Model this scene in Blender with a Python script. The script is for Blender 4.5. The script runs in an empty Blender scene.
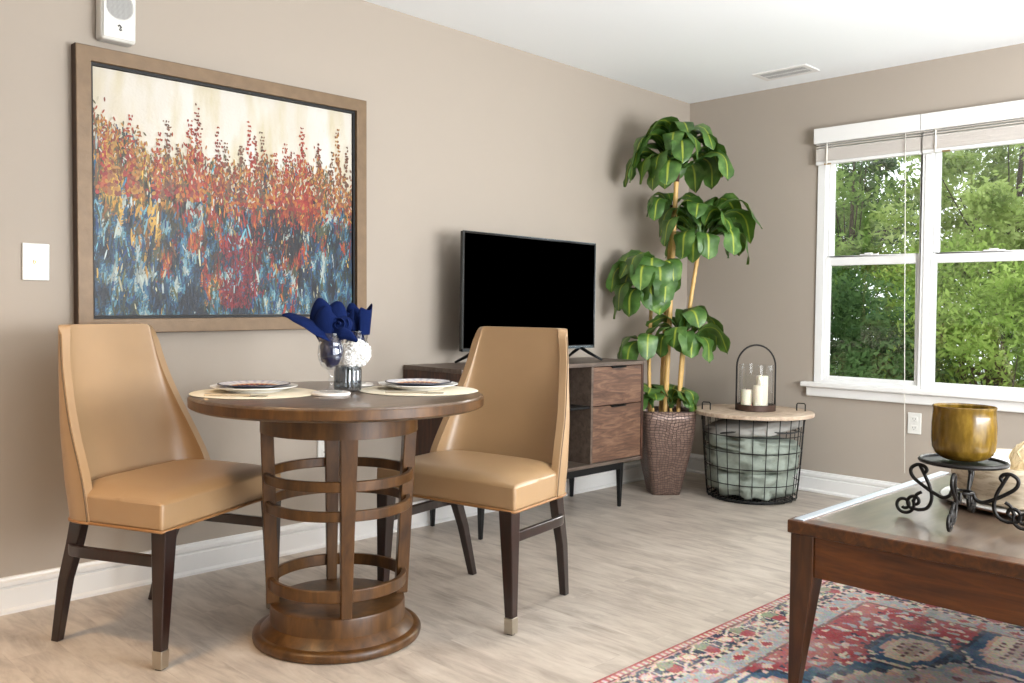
import bpy, bmesh, math, random
from mathutils import Vector, Matrix, noise
PI = math.pi
SC = bpy.context.scene
COL = SC.collection
V = Vector

# ------------------------------------------------------------------ materials
def lin(c):
    return tuple(((x / 12.92) if x <= 0.04045 else ((x + 0.055) / 1.055) ** 2.4) for x in [v / 255 for v in c]) + (1,)

def newmat(name):
    m = bpy.data.materials.new(name); m.use_nodes = True
    nt = m.node_tree; b = nt.nodes['Principled BSDF']
    return m, nt, b

def setp(b, **k):
    names = dict(rough='Roughness', metal='Metallic', spec='Specular IOR Level', trans='Transmission Weight', ior='IOR',
                 coat='Coat Weight', coatr='Coat Roughness', sheen='Sheen Weight', sss='Subsurface Weight', alpha='Alpha')
    for a, v in k.items():
        b.inputs[names[a]].default_value = v

def simple(name, rgb, bump=0, bscale=60, var=0.0, vscale=8, **k):
    m, nt, b = newmat(name)
    b.inputs['Base Color'].default_value = lin(rgb)
    setp(b, **k)
    if bump or var:
        tc = nt.nodes.new('ShaderNodeTexCoord')
    if bump:
        n = nt.nodes.new('ShaderNodeTexNoise'); n.inputs['Scale'].default_value = bscale; n.inputs['Detail'].default_value = 4
        bp = nt.nodes.new('ShaderNodeBump'); bp.inputs['Strength'].default_value = bump; bp.inputs['Distance'].default_value = .004
        nt.links.new(tc.outputs['Object'], n.inputs['Vector']); nt.links.new(n.outputs['Fac'], bp.inputs['Height'])
        nt.links.new(bp.outputs['Normal'], b.inputs['Normal'])
    if var:
        n2 = nt.nodes.new('ShaderNodeTexNoise'); n2.inputs['Scale'].default_value = vscale; n2.inputs['Detail'].default_value = 5
        mx = nt.nodes.new('ShaderNodeMix'); mx.data_type = 'RGBA'
        c = lin(rgb)
        mx.inputs['A'].default_value = tuple(max(0, x * (1 - var)) for x in c[:3]) + (1,)
        mx.inputs['B'].default_value = tuple(min(1, x * (1 + var)) for x in c[:3]) + (1,)
        nt.links.new(tc.outputs['Object'], n2.inputs['Vector']); nt.links.new(n2.outputs['Fac'], mx.inputs['Factor'])
        nt.links.new(mx.outputs['Result'], b.inputs['Base Color'])
    return m

def ramp(nt, stops):
    r = nt.nodes.new('ShaderNodeValToRGB')
    e = r.color_ramp.elements
    while len(e) < len(stops): e.new(.5)
    for i, (p, c) in enumerate(stops):
        e[i].position = p; e[i].color = lin(c)
    return r

def wood(name, dark, mid, light, scale=(1.2, 14, 14), rough=.4, coat=0.0, nscale=3, spec=.5, dist=.6):
    m, nt, b = newmat(name)
    tc = nt.nodes.new('ShaderNodeTexCoord'); mp = nt.nodes.new('ShaderNodeMapping')
    mp.inputs['Scale'].default_value = scale
    n = nt.nodes.new('ShaderNodeTexNoise'); n.inputs['Scale'].default_value = nscale; n.inputs['Detail'].default_value = 9
    n.inputs['Roughness'].default_value = .62; n.inputs['Distortion'].default_value = dist
    r = ramp(nt, [(.28, dark), (.5, mid), (.74, light)])
    nt.links.new(tc.outputs['Object'], mp.inputs['Vector']); nt.links.new(mp.outputs['Vector'], n.inputs['Vector'])
    nt.links.new(n.outputs['Fac'], r.inputs['Fac']); nt.links.new(r.outputs['Color'], b.inputs['Base Color'])
    setp(b, rough=rough, coat=coat, spec=spec); b.inputs['Coat Roughness'].default_value = .15
    return m

def vcol(name, rough=.8, bump=0, bscale=200, **k):
    m, nt, b = newmat(name)
    a = nt.nodes.new('ShaderNodeVertexColor'); a.layer_name = 'paint'
    nt.links.new(a.outputs['Color'], b.inputs['Base Color']); setp(b, rough=rough, **k)
    if bump:
        tc = nt.nodes.new('ShaderNodeTexCoord'); n = nt.nodes.new('ShaderNodeTexNoise'); n.inputs['Scale'].default_value = bscale
        bp = nt.nodes.new('ShaderNodeBump'); bp.inputs['Strength'].default_value = bump; bp.inputs['Distance'].default_value = .003
        nt.links.new(tc.outputs['Object'], n.inputs['Vector']); nt.links.new(n.outputs['Fac'], bp.inputs['Height'])
        nt.links.new(bp.outputs['Normal'], b.inputs['Normal'])
    return m

def floor_mat():
    m, nt, b = newmat('vinyl_plank')
    tc = nt.nodes.new('ShaderNodeTexCoord')
    sep = nt.nodes.new('ShaderNodeSeparateXYZ'); cmb = nt.nodes.new('ShaderNodeCombineXYZ')
    nt.links.new(tc.outputs['Object'], sep.inputs[0])
    nt.links.new(sep.outputs['Y'], cmb.inputs['X']); nt.links.new(sep.outputs['X'], cmb.inputs['Y'])
    br = nt.nodes.new('ShaderNodeTexBrick')
    br.inputs['Color1'].default_value = (0.35, 0.35, 0.35, 1); br.inputs['Color2'].default_value = (0.65, 0.65, 0.65, 1)
    br.inputs['Mortar'].default_value = (0.42, 0.42, 0.42, 1)
    br.inputs['Scale'].default_value = 1; br.inputs['Mortar Size'].default_value = .0012; br.inputs['Brick Width'].default_value = 1.22
    br.inputs['Row Height'].default_value = .15; br.offset = .37
    nt.links.new(cmb.outputs[0], br.inputs['Vector'])
    mp = nt.nodes.new('ShaderNodeMapping'); mp.inputs['Scale'].default_value = (2.4, 13, 1)
    # offset grain per plank
    vm = nt.nodes.new('ShaderNodeVectorMath'); vm.operation = 'MULTIPLY_ADD'
    vm.inputs[1].default_value = (1, 1, 1)
    sc = nt.nodes.new('ShaderNodeVectorMath'); sc.operation = 'SCALE'; sc.inputs['Scale'].default_value = 9
    nt.links.new(br.outputs['Color'], sc.inputs[0])
    nt.links.new(cmb.outputs[0], vm.inputs[0]); nt.links.new(sc.outputs[0], vm.inputs[2])
    nt.links.new(vm.outputs[0], mp.inputs['Vector'])
    n = nt.nodes.new('ShaderNodeTexNoise'); n.inputs['Scale'].default_value = 1.5; n.inputs['Detail'].default_value = 10
    n.inputs['Roughness'].default_value = .68; n.inputs['Distortion'].default_value = 1.2
    nt.links.new(mp.outputs[0], n.inputs['Vector'])
    n2 = nt.nodes.new('ShaderNodeTexNoise'); n2.inputs['Scale'].default_value = 5; n2.inputs['Detail'].default_value = 5
    mp2 = nt.nodes.new('ShaderNodeMapping'); mp2.inputs['Scale'].default_value = (1, 2.2, 1)
    nt.links.new(vm.outputs[0], mp2.inputs['Vector']); nt.links.new(mp2.outputs[0], n2.inputs['Vector'])
    a = nt.nodes.new('ShaderNodeMath'); a.operation = 'MULTIPLY_ADD'; a.inputs[1].default_value = .55
    nt.links.new(n.outputs['Fac'], a.inputs[0])
    s2 = nt.nodes.new('ShaderNodeMath'); s2.operation = 'MULTIPLY'; s2.inputs[1].default_value = .45
    nt.links.new(n2.outputs['Fac'], s2.inputs[0]); nt.links.new(s2.outputs[0], a.inputs[2])
    a2 = nt.nodes.new('ShaderNodeMath'); a2.operation = 'MULTIPLY_ADD'; a2.inputs[1].default_value = .07
    nt.links.new(br.outputs['Color'], a2.inputs[0])
    a3 = nt.nodes.new('ShaderNodeMath'); a3.operation = 'SUBTRACT'; a3.inputs[1].default_value = .035
    nt.links.new(a.outputs[0], a2.inputs[2]); nt.links.new(a2.outputs[0], a3.inputs[0])
    r = ramp(nt, [(.33, (146, 134, 123)), (.44, (168, 156, 144)), (.53, (184, 172, 159)), (.66, (198, 187, 175))])
    nt.links.new(a3.outputs[0], r.inputs['Fac']); nt.links.new(r.outputs['Color'], b.inputs['Base Color'])
    bp = nt.nodes.new('ShaderNodeBump'); bp.inputs['Strength'].default_value = .12; bp.inputs['Distance'].default_value = .003
    nt.links.new(a.outputs[0], bp.inputs['Height']); nt.links.new(bp.outputs['Normal'], b.inputs['Normal'])
    setp(b, rough=.42, spec=.4)
    return m

def leaf_mat():
    m, nt, b = newmat('plant_leaf')
    uv = nt.nodes.new('ShaderNodeUVMap'); sep = nt.nodes.new('ShaderNodeSeparateXYZ')
    nt.links.new(uv.outputs[0], sep.inputs[0])
    s = nt.nodes.new('ShaderNodeMath'); s.operation = 'SUBTRACT'; s.inputs[1].default_value = .5
    ab = nt.nodes.new('ShaderNodeMath'); ab.operation = 'ABSOLUTE'
    nt.links.new(sep.outputs['X'], s.inputs[0]); nt.links.new(s.outputs[0], ab.inputs[0])
    n = nt.nodes.new('ShaderNodeTexNoise'); n.inputs['Scale'].default_value = 14; n.inputs['Detail'].default_value = 4
    tc = nt.nodes.new('ShaderNodeTexCoord'); nt.links.new(tc.outputs['Object'], n.inputs['Vector'])
    g = ramp(nt, [(.3, (48, 78, 34)), (.55, (76, 112, 50)), (.75, (118, 150, 78))])
    nt.links.new(n.outputs['Fac'], g.inputs['Fac'])
    rr = nt.nodes.new('ShaderNodeValToRGB'); rr.color_ramp.elements[0].position = .02; rr.color_ramp.elements[1].position = .06
    rr.color_ramp.elements[0].color = (1, 1, 1, 1); rr.color_ramp.elements[1].color = (0, 0, 0, 1)
    nt.links.new(ab.outputs[0], rr.inputs['Fac'])
    # veins: wave across
    mx = nt.nodes.new('ShaderNodeMix'); mx.data_type = 'RGBA'; mx.inputs['B'].default_value = lin((160, 172, 62))
    nt.links.new(rr.outputs['Color'], mx.inputs['Factor']); nt.links.new(g.outputs['Color'], mx.inputs['A'])
    nt.links.new(mx.outputs['Result'], b.inputs['Base Color'])
    setp(b, rough=.42, spec=.5)
    tr = nt.nodes.new('ShaderNodeBsdfTranslucent'); tr.inputs['Color'].default_value = lin((120, 160, 50))
    ms = nt.nodes.new('ShaderNodeMixShader'); ms.inputs[0].default_value = .12
    out = nt.nodes['Material Output']
    nt.links.new(b.outputs[0], ms.inputs[1]); nt.links.new(tr.outputs[0], ms.inputs[2]); nt.links.new(ms.outputs[0], out.inputs['Surface'])
    return m

def tree_mat(name, stops):
    m, nt, b = newmat(name)
    tc = nt.nodes.new('ShaderNodeTexCoord'); n = nt.nodes.new('ShaderNodeTexNoise'); n.inputs['Scale'].default_value = 2.6
    n.inputs['Detail'].default_value = 6; nt.links.new(tc.outputs['Object'], n.inputs['Vector'])
    g = ramp(nt, stops); nt.links.new(n.outputs['Fac'], g.inputs['Fac']); nt.links.new(g.outputs['Color'], b.inputs['Base Color'])
    setp(b, rough=.7, spec=.1)
    tr = nt.nodes.new('ShaderNodeBsdfTranslucent'); nt.links.new(g.outputs['Color'], tr.inputs['Color'])
    ms = nt.nodes.new('ShaderNodeMixShader'); ms.inputs[0].default_value = .45
    out = nt.nodes['Material Output']
    nt.links.new(b.outputs[0], ms.inputs[1]); nt.links.new(tr.outputs[0], ms.inputs[2]); nt.links.new(ms.outputs[0], out.inputs['Surface'])
    return m

def pane_mat(name, tint=(1, 1, 1), refl=.06):
    m = bpy.data.materials.new(name); m.use_nodes = True; nt = m.node_tree; nt.nodes.remove(nt.nodes['Principled BSDF'])
    t = nt.nodes.new('ShaderNodeBsdfTransparent'); t.inputs['Color'].default_value = (*tint, 1)
    g = nt.nodes.new('ShaderNodeBsdfGlossy'); g.inputs['Roughness'].default_value = .02
    lw = nt.nodes.new('ShaderNodeLayerWeight'); lw.inputs['Blend'].default_value = .5
    pw = nt.nodes.new('ShaderNodeMath'); pw.operation = 'POWER'; pw.inputs[1].default_value = 4
    nt.links.new(lw.outputs['Facing'], pw.inputs[0])
    ad = nt.nodes.new('ShaderNodeMath'); ad.operation = 'MULTIPLY_ADD'; ad.inputs[1].default_value = .45; ad.inputs[2].default_value = refl; ad.use_clamp = True
    nt.links.new(pw.outputs[0], ad.inputs[0])
    ms = nt.nodes.new('ShaderNodeMixShader'); nt.links.new(ad.outputs[0], ms.inputs[0])
    nt.links.new(t.outputs[0], ms.inputs[1]); nt.links.new(g.outputs[0], ms.inputs[2])
    nt.links.new(ms.outputs[0], nt.nodes['Material Output'].inputs['Surface'])
    return m

def croc_mat():
    m, nt, b = newmat('croc_ceramic')
    uv = nt.nodes.new('ShaderNodeUVMap'); nz = nt.nodes.new('ShaderNodeTexNoise'); nz.inputs['Scale'].default_value = 5
    ad = nt.nodes.new('ShaderNodeVectorMath'); ad.operation = 'MULTIPLY_ADD'; ad.inputs[1].default_value = (.09, .09, .09)
    nt.links.new(uv.outputs[0], nz.inputs['Vector']); nt.links.new(nz.outputs['Color'], ad.inputs[0]); nt.links.new(uv.outputs[0], ad.inputs[2])
    br = nt.nodes.new('ShaderNodeTexBrick'); br.inputs['Scale'].default_value = 1
    br.inputs['Brick Width'].default_value = .023; br.inputs['Row Height'].default_value = .015
    br.inputs['Mortar Size'].default_value = .0022; br.inputs['Mortar Smooth'].default_value = .8; br.offset = .12
    br.inputs['Color1'].default_value = lin((106, 84, 74)); br.inputs['Color2'].default_value = lin((128, 104, 92)); br.inputs['Mortar'].default_value = lin((62, 46, 40))
    nt.links.new(ad.outputs[0], br.inputs['Vector']); nt.links.new(br.outputs['Color'], b.inputs['Base Color'])
    bp = nt.nodes.new('ShaderNodeBump'); bp.inputs['Strength'].default_value = .8; bp.inputs['Distance'].default_value = .004; bp.invert = True
    nt.links.new(br.outputs['Fac'], bp.inputs['Height']); nt.links.new(bp.outputs['Normal'], b.inputs['Normal'])
    setp(b, rough=.38, metal=.25)
    return m

M = {}
M['wall'] = simple('wall_paint', (164, 153, 141), bump=.04, bscale=180, rough=.75, spec=.25)
M['ceil'] = simple('ceiling_paint', (240, 243, 245), rough=.9, spec=.1)
M['white'] = simple('white_trim', (224, 222, 219), rough=.35)
M['vinyl'] = simple('window_vinyl', (226, 225, 223), rough=.3)
M['floor'] = floor_mat()
M['leather'] = simple('tan_leather', (160, 127, 89), bump=.10, bscale=350, var=.10, vscale=7, rough=.42, spec=.9, coat=.35, coatr=.38)
M['piping'] = simple('leather_piping', (146, 104, 62), rough=.4)
M['seam'] = simple('dark_seam', (96, 74, 48), rough=.5)
M['espresso'] = wood('espresso_wood', (20, 9, 7), (33, 15, 11), (48, 23, 16), (14, 14, 1.5), .28, .3)
M['nickel'] = simple('brushed_nickel', (190, 182, 168), rough=.32, metal=1)
M['table_wood'] = wood('table_walnut', (48, 28, 9), (79, 50, 20), (105, 70, 33), (9, 9, 2), .36, 0, 2.5, dist=.4)
M['table_top'] = wood('table_walnut_top', (66, 50, 36), (88, 69, 52), (108, 88, 68), (2, 16, 8), .3, .3, 3)
M['walnut'] = wood('console_walnut', (62, 42, 34), (100, 72, 56), (138, 106, 84), (2.2, 12, 16), .45, 0, 2.2, dist=1.6)
M['walnut_grey'] = wood('console_carcass', (70, 58, 50), (92, 78, 68), (112, 96, 84), (2, 12, 12), .42, 0, 3)
M['walnut_side'] = wood('console_side', (38, 22, 16), (66, 40, 28), (92, 58, 40), (16, 16, 1.4), .45, 0, 3)
M['console_inner_shade'] = wood('console_inner_shade', (20, 11, 8), (34, 20, 14), (50, 30, 21), (16, 16, 1.4), .6, 0, 3)  # walnut darkened to paint in the shade inside the open shelves
M['black'] = simple('black_metal', (20, 20, 21), rough=.42, metal=.4)
M['void'] = simple('black_fill', (8, 8, 8), rough=.6)
M['screen'] = simple('tv_screen', (0, 0, 0), rough=.3, spec=0.0)
M['gloss_black'] = simple('gloss_black', (12, 12, 13), rough=.12)
M['silver'] = simple('silver_edge', (190, 198, 206), rough=.4, metal=.7)
M['tv_edge'] = simple('tv_edge', (86, 92, 96), rough=.18, metal=1)
M['leaf'] = leaf_mat()
M['cane'] = simple('bamboo_cane', (206, 166, 100), var=.14, vscale=16, rough=.45)
M['node'] = simple('cane_node', (168, 122, 66), rough=.5)
M['bark'] = simple('dark_bark', (66, 38, 26), bump=.5, bscale=60, rough=.8)
M['petiole'] = simple('petiole', (150, 164, 66), rough=.5)
M['soil'] = simple('soil', (38, 30, 24), bump=1, bscale=60, rough=1)
M['croc'] = croc_mat()
M['wire'] = simple('black_wire', (24, 24, 24), rough=.5, metal=.5)
M['lid'] = wood('washed_wood', (150, 126, 106), (186, 164, 142), (208, 190, 168), (3, 16, 10), .6, 0, 2.4)
M['green_fab'] = simple('sage_throw', (142, 150, 139), bump=1, bscale=70, var=.28, vscale=30, rough=.95)
M['grey_fab'] = simple('grey_cushion', (160, 158, 152), bump=.5, bscale=200, rough=.95)
M['dk_pipe'] = simple('dark_cushion_piping', (60, 60, 58), rough=.8)
M['candle'] = simple('ivory_wax', (240, 232, 210), rough=.5, sss=.2)
M['wick'] = simple('wick', (60, 50, 40), rough=.9)
M['rust'] = simple('rust_brown_metal', (74, 54, 44), var=.2, vscale=30, rough=.55, metal=.3)
M['glass'] = pane_mat('clear_glass', (.985, .99, .99), .05)
M['goblet'] = pane_mat('goblet_glass', (.93, .94, .95), .10)
M['winglass'] = pane_mat('window_pane', (.97, .98, .97), .05)
M['coffee'] = wood('coffee_table_wood', (38, 17, 2), (72, 36, 5), (98, 54, 12), (1.6, 14, 14), .34, .08, 3)
M['coffee_leg'] = wood('coffee_leg_wood', (32, 14, 3), (60, 30, 6), (84, 46, 12), (12, 12, 1.6), .34, .08, 3)
M['coffee_top'] = wood('coffee_top_wood', (70, 54, 42), (88, 70, 56), (106, 88, 73), (1.8, 12, 8), .34, .6, 2.6)
M['iron'] = simple('wrought_iron', (30, 27, 25), bump=.3, bscale=80, rough=.42, metal=.6)
M['white_cer'] = simple('white_ceramic', (232, 230, 226), rough=.25)
M['pmat'] = simple('cream_placemat', (224, 214, 192), bump=.5, bscale=260, rough=.85)
M['marble'] = simple('white_marble', (226, 220, 214), var=.06, vscale=30, rough=.3)
M['navy_rim'] = simple('navy_rim', (34, 38, 58), rough=.25)
M['napkin'] = simple('navy_napkin', (6, 24, 68), bump=.4, bscale=300, var=.15, vscale=40, rough=.9, spec=.15)
M['vase'] = pane_mat('smoke_glass', (.60, .63, .66), .08)
M['petal'] = simple('white_petal', (244, 242, 238), rough=.8)
M['stem'] = simple('green_stem', (70, 88, 50), rough=.6)
M['driftwood'] = wood('carved_cream_wood', (150, 128, 100), (204, 188, 162), (226, 214, 192), (1.5, 5, 22), .6, 0, 3)
M['twine'] = simple('twine', (206, 186, 150), bump=1, bscale=120, var=.15, vscale=40, rough=.9)
M['plastic'] = simple('white_plastic', (214, 212, 206), rough=.35)
M['slot'] = simple('dark_slot', (60, 58, 56), rough=.6)
M['brass'] = simple('brass', (176, 148, 100), rough=.3, metal=1)
M['frame'] = simple('champagne_frame', (114, 92, 68), bump=.3, bscale=40, var=.28, vscale=22, rough=.5, metal=.2)
M['frame_side'] = simple('dark_frame_side', (60, 38, 20), rough=.6)
M['paint'] = vcol('oil_paint', .5, .3, 90)
M['rug'] = vcol('rug_pile', .95, .8, 350, spec=.1)
M['plate_art'] = vcol('plate_glaze', .22)
M['slat'] = simple('blind_slats', (216, 208, 200), rough=.5)
M['cord'] = simple('blind_cord', (232, 228, 218), rough=.6)
M['trunk'] = simple('tree_bark', (62, 52, 42), rough=.9)
M['grass'] = simple('lawn', (70, 96, 44), var=.2, vscale=3, rough=.9)

def amber():
    m, nt, b = newmat('amber_glass')
    tc = nt.nodes.new('ShaderNodeTexCoord'); mp = nt.nodes.new('ShaderNodeMapping'); mp.inputs['Scale'].default_value = (1, 1, .35)
    n = nt.nodes.new('ShaderNodeTexNoise'); n.inputs['Scale'].default_value = 60; n.inputs['Detail'].default_value = 4
    nt.links.new(tc.outputs['Object'], mp.inputs[0]); nt.links.new(mp.outputs[0], n.inputs['Vector'])
    r = ramp(nt, [(.3, (104, 78, 20)), (.55, (132, 102, 32)), (.75, (160, 128, 52))])
    nt.links.new(n.outputs['Fac'], r.inputs['Fac']); nt.links.new(r.outputs['Color'], b.inputs['Base Color'])
    setp(b, rough=.18, spec=.6, coat=.5)
    tr = nt.nodes.new('ShaderNodeBsdfTranslucent'); nt.links.new(r.outputs['Color'], tr.inputs['Color'])
    ms = nt.nodes.new('ShaderNodeMixShader'); ms.inputs[0].default_value = .45
    nt.links.new(b.outputs[0], ms.inputs[1]); nt.links.new(tr.outputs[0], ms.inputs[2]); nt.links.new(ms.outputs[0], nt.nodes['Material Output'].inputs['Surface'])
    return m
M['amber'] = amber()

# ------------------------------------------------------------------ mesh helpers
class MB:
    def __init__(s): s.v = []; s.f = []; s.uv = None; s.col = None
    def add(s, vs, fs):
        o = len(s.v); s.v += [tuple(p) for p in vs]; s.f += [tuple(i + o for i in f) for f in fs]; return s
    def box(s, a, b, mat=None):
        x0, y0, z0 = a; x1, y1, z1 = b
        vs = [V(p) for p in ((x0, y0, z0), (x1, y0, z0), (x1, y1, z0), (x0, y1, z0), (x0, y0, z1), (x1, y0, z1), (x1, y1, z1), (x0, y1, z1))]
        if mat: vs = [mat @ p for p in vs]
        return s.add(vs, [(0, 3, 2, 1), (4, 5, 6, 7), (0, 1, 5, 4), (1, 2, 6, 5), (2, 3, 7, 6), (3, 0, 4, 7)])
    def taper(s, c0, c1, r0, r1, z0, z1, d0=None, d1=None):
        """square post from centre c0 (half size r0) at z0 to c1 (half size r1) at z1"""
        d0 = d0 or r0; d1 = d1 or r1
        vs = [(c0[0] + i * r0, c0[1] + j * d0, z0) for i, j in ((-1, -1), (1, -1), (1, 1), (-1, 1))] + \
             [(c1[0] + i * r1, c1[1] + j * d1, z1) for i, j in ((-1, -1), (1, -1), (1, 1), (-1, 1))]
        return s.add(vs, [(0, 3, 2, 1), (4, 5, 6, 7), (0, 1, 5, 4), (1, 2, 6, 5), (2, 3, 7, 6), (3, 0, 4, 7)])
    def tube(s, pts, r, n=8, closed=False, flat=1.0, up=None):
        pts = [V(p) for p in pts]; N = len(pts)
        rs = r if isinstance(r, (list, tuple)) else [r] * N
        vs = []; prev = None
        for i, p in enumerate(pts):
            if closed: t = pts[(i + 1) % N] - pts[i - 1]
            else: t = pts[min(i + 1, N - 1)] - pts[max(i - 1, 0)]
            t = t.normalized() if t.length > 1e-9 else V((0, 0, 1))
            if prev is None:
                a = V(up) if up else (V((0, 0, 1)) if abs(t.z) < .9 else V((1, 0, 0)))
            else: a = prev
            n1 = (a - t * a.dot(t)).normalized(); prev = n1; n2 = t.cross(n1)
            for k in range(n):
                q = 2 * PI * k / n
                vs.append(p + n1 * math.cos(q) * rs[i] + n2 * math.sin(q) * rs[i] * flat)
        fs = []
        for i in range(N if closed else N - 1):
            j = (i + 1) % N
            for k in range(n):
                l = (k + 1) % n
                fs.append((i * n + k, i * n + l, j * n + l, j * n + k))
        if not closed:
            fs.append(tuple(range(n))[::-1]); fs.append(tuple((N - 1) * n + k for k in range(n)))
        return s.add(vs, fs)
    def lathe(s, prof, n=48, c=(0, 0, 0), closed=False, rib=0, ribn=0):
        vs = []
        for r, z in prof:
            for k in range(n):
                a = 2 * PI * k / n; rr = r * (1 + (rib * math.cos(a * ribn) if ribn else 0))
                vs.append((c[0] + rr * math.cos(a), c[1] + rr * math.sin(a), c[2] + z))
        fs = []; P = len(prof)
        for i in range(P if closed else P - 1):
            j = (i + 1) % P
            for k in range(n):
                l = (k + 1) % n; fs.append((i * n + k, i * n + l, j * n + l, j * n + k))
        if not closed:
            if prof[0][0] > 1e-6: fs.append(tuple(range(n))[::-1])
            if prof[-1][0] > 1e-6: fs.append(tuple((P - 1) * n + k for k in range(n)))
        return s.add(vs, fs)
    def grid(s, fn, nu, nv, closeu=False):
        vs = [fn(i / nu, j / nv) for j in range(nv + 1) for i in range(nu + (0 if closeu else 1))]
        w = nu if closeu else nu + 1
        fs = [(j * w + i, j * w + (i + 1) % w, (j + 1) * w + (i + 1) % w, (j + 1) * w + i) for j in range(nv) for i in range(nu)]
        return s.add(vs, fs)
    def blob(s, c, r, n=16, amp=0, fr=3, seed=0, sq=1.0):
        """closed ellipsoid with noise; sq<1 squarer"""
        def fn(u, v):
            a = 2 * PI * u; b = PI * (v - .5)
            f = lambda t: math.copysign(abs(t) ** sq, t)
            d = V((f(math.cos(a)) * f(math.cos(b)), f(math.sin(a)) * f(math.cos(b)), f(math.sin(b))))
            k = 1 + amp * noise.noise(d * fr + V((seed, seed * 2.1, 0)))
            return (c[0] + d.x * r[0] * k, c[1] + d.y * r[1] * k, c[2] + d.z * r[2] * k)
        return s.grid(fn, n * 2, n, True)
    def build(s, name, mat, parent=None, smooth=False, bevel=0, seg=2, mods=()):
        me = bpy.data.meshes.new(name); me.from_pydata(s.v, [], s.f); me.update()
        for m in (mat if isinstance(mat, (list, tuple)) else [mat]): me.materials.append(m)
        if s.uv:
            l = me.uv_layers.new(name='UVMap')
            for lp in me.loops: l.data[lp.index].uv = s.uv[lp.vertex_index]
        if s.col:
            a = me.color_attributes.new('paint', 'FLOAT_COLOR', 'POINT')
            for i, c in enumerate(s.col): a.data[i].color = c
        bm = bmesh.new(); bm.from_mesh(me)
        if not s.uv and not s.col: bmesh.ops.remove_doubles(bm, verts=bm.verts, dist=1e-6)
        if not s.col: bmesh.ops.recalc_face_normals(bm, faces=bm.faces)
        bm.to_mesh(me); bm.free()
        if smooth:
            for p in me.polygons: p.use_smooth = True
        o = bpy.data.objects.new(name, me); COL.objects.link(o)
        if parent: o.parent = parent
        if bevel:
            b = o.modifiers.new('bevel', 'BEVEL'); b.width = bevel; b.segments = seg; b.limit_method = 'ANGLE'; b.angle_limit = math.radians(40)
        for t, kw in mods:
            md = o.modifiers.new(t.lower(), t)
            for k, x in kw.items(): setattr(md, k, x)
        if smooth == 'auto' or bevel:
            for p in me.polygons: p.use_smooth = True
            md = o.modifiers.new('wn', 'WEIGHTED_NORMAL') if bevel else None
            if md: md.keep_sharp = True
            # sharp edges by angle
            try:
                me.set_sharp_from_angle(angle=math.radians(38))
            except Exception: pass
        return o

def tag(o, label, cat, group=None, kind=None):
    o['label'] = label; o['category'] = cat
    if group: o['group'] = group
    if kind: o['kind'] = kind
    return o

def thing(name, label, cat, loc=(0, 0, 0), rz=0, group=None):
    o = bpy.data.objects.new(name, None); COL.objects.link(o); o.location = loc; o.rotation_euler = (0, 0, rz)
    o.empty_display_size = .05
    return tag(o, label, cat, group)

def struct(o, label=None):
    o['kind'] = 'structure'
    if label: o['label'] = label
    return o

def kids(o): return [c for c in bpy.data.objects if c.parent == o]
def copy_tree(o, parent=None):
    c = o.copy(); COL.objects.link(c); c.parent = parent
    for ch in kids(o): copy_tree(ch, c)
    return c

def circ(r, z, n=48, c=(0, 0), ry=None):
    return [(c[0] + r * math.cos(2 * PI * k / n), c[1] + (ry or r) * math.sin(2 * PI * k / n), z) for k in range(n)]

# ------------------------------------------------------------------ room shell
H = 2.44; XB = -6.6; YF = -5.6; T = .16
struct(MB().box((XB - .2, YF - .2, -.1), (.2, .2, 0)).build('floor', M['floor']))
struct(MB().box((XB - .2, YF - .2, H), (.2, .2, H + .1)).build('ceiling', M['ceil']))
struct(MB().box((XB, 0, 0), (T, T, H)).build('wall_left', M['wall']))
WY0, WY1, WZ0, WZ1 = -.905, -2.20, .655, 2.10
W2 = (-3.3, -4.9)
w = MB().box((0, WY0, 0), (T, 0, H)).box((0, WY1, 0), (T, WY0, WZ0)).box((0, WY1, WZ1), (T, WY0, H)).box((0, W2[0], 0), (T, WY1, H))
w.box((0, W2[1], 0), (T, W2[0], WZ0)).box((0, W2[1], WZ1), (T, W2[0], H)).box((0, YF, 0), (T, W2[1], H))
struct(w.build('wall_right', M['wall']))
struct(MB().box((XB - T, YF, 0), (XB, T, H)).build('wall_back', M['wall']))
# wall behind the photographer with a wide opening added to let light in
w = MB().box((XB, YF - T, 0), (-5.2, YF, H)).box((-1.8, YF - T, 0), (T, YF, H)).box((-5.2, YF - T, 2.2), (-1.8, YF, H))
struct(w.build('wall_front', M['wall']))

def baseboard(name, a, b, inward):
    a = V(a); b = V(b); d = (b - a).normalized(); n = V(inward)
    prof = [(0, 0), (.024, 0), (.024, .010), (.015, .018), (.015, .080), (.009, .084), (.009, .088), (.016, .094), (.016, .106), (.008, .112), (.006, .12), (0, .122)]
    m = MB(); vs = [a + n * p[0] + V((0, 0, p[1])) for p in prof] + [b + n * p[0] + V((0, 0, p[1])) for p in prof]
    k = len(prof); m.add(vs, [(i, (i + 1) % k, (i + 1) % k + k, i + k) for i in range(k)] + [tuple(range(k)), tuple(range(k, 2 * k))])
    return struct(m.build(name, M['white']))
baseboard('baseboard_left', (XB, 0, 0), (0, 0, 0), (0, -1, 0))
baseboard('baseboard_right', (0, 0, 0), (0, YF, 0), (-1, 0, 0))

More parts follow.
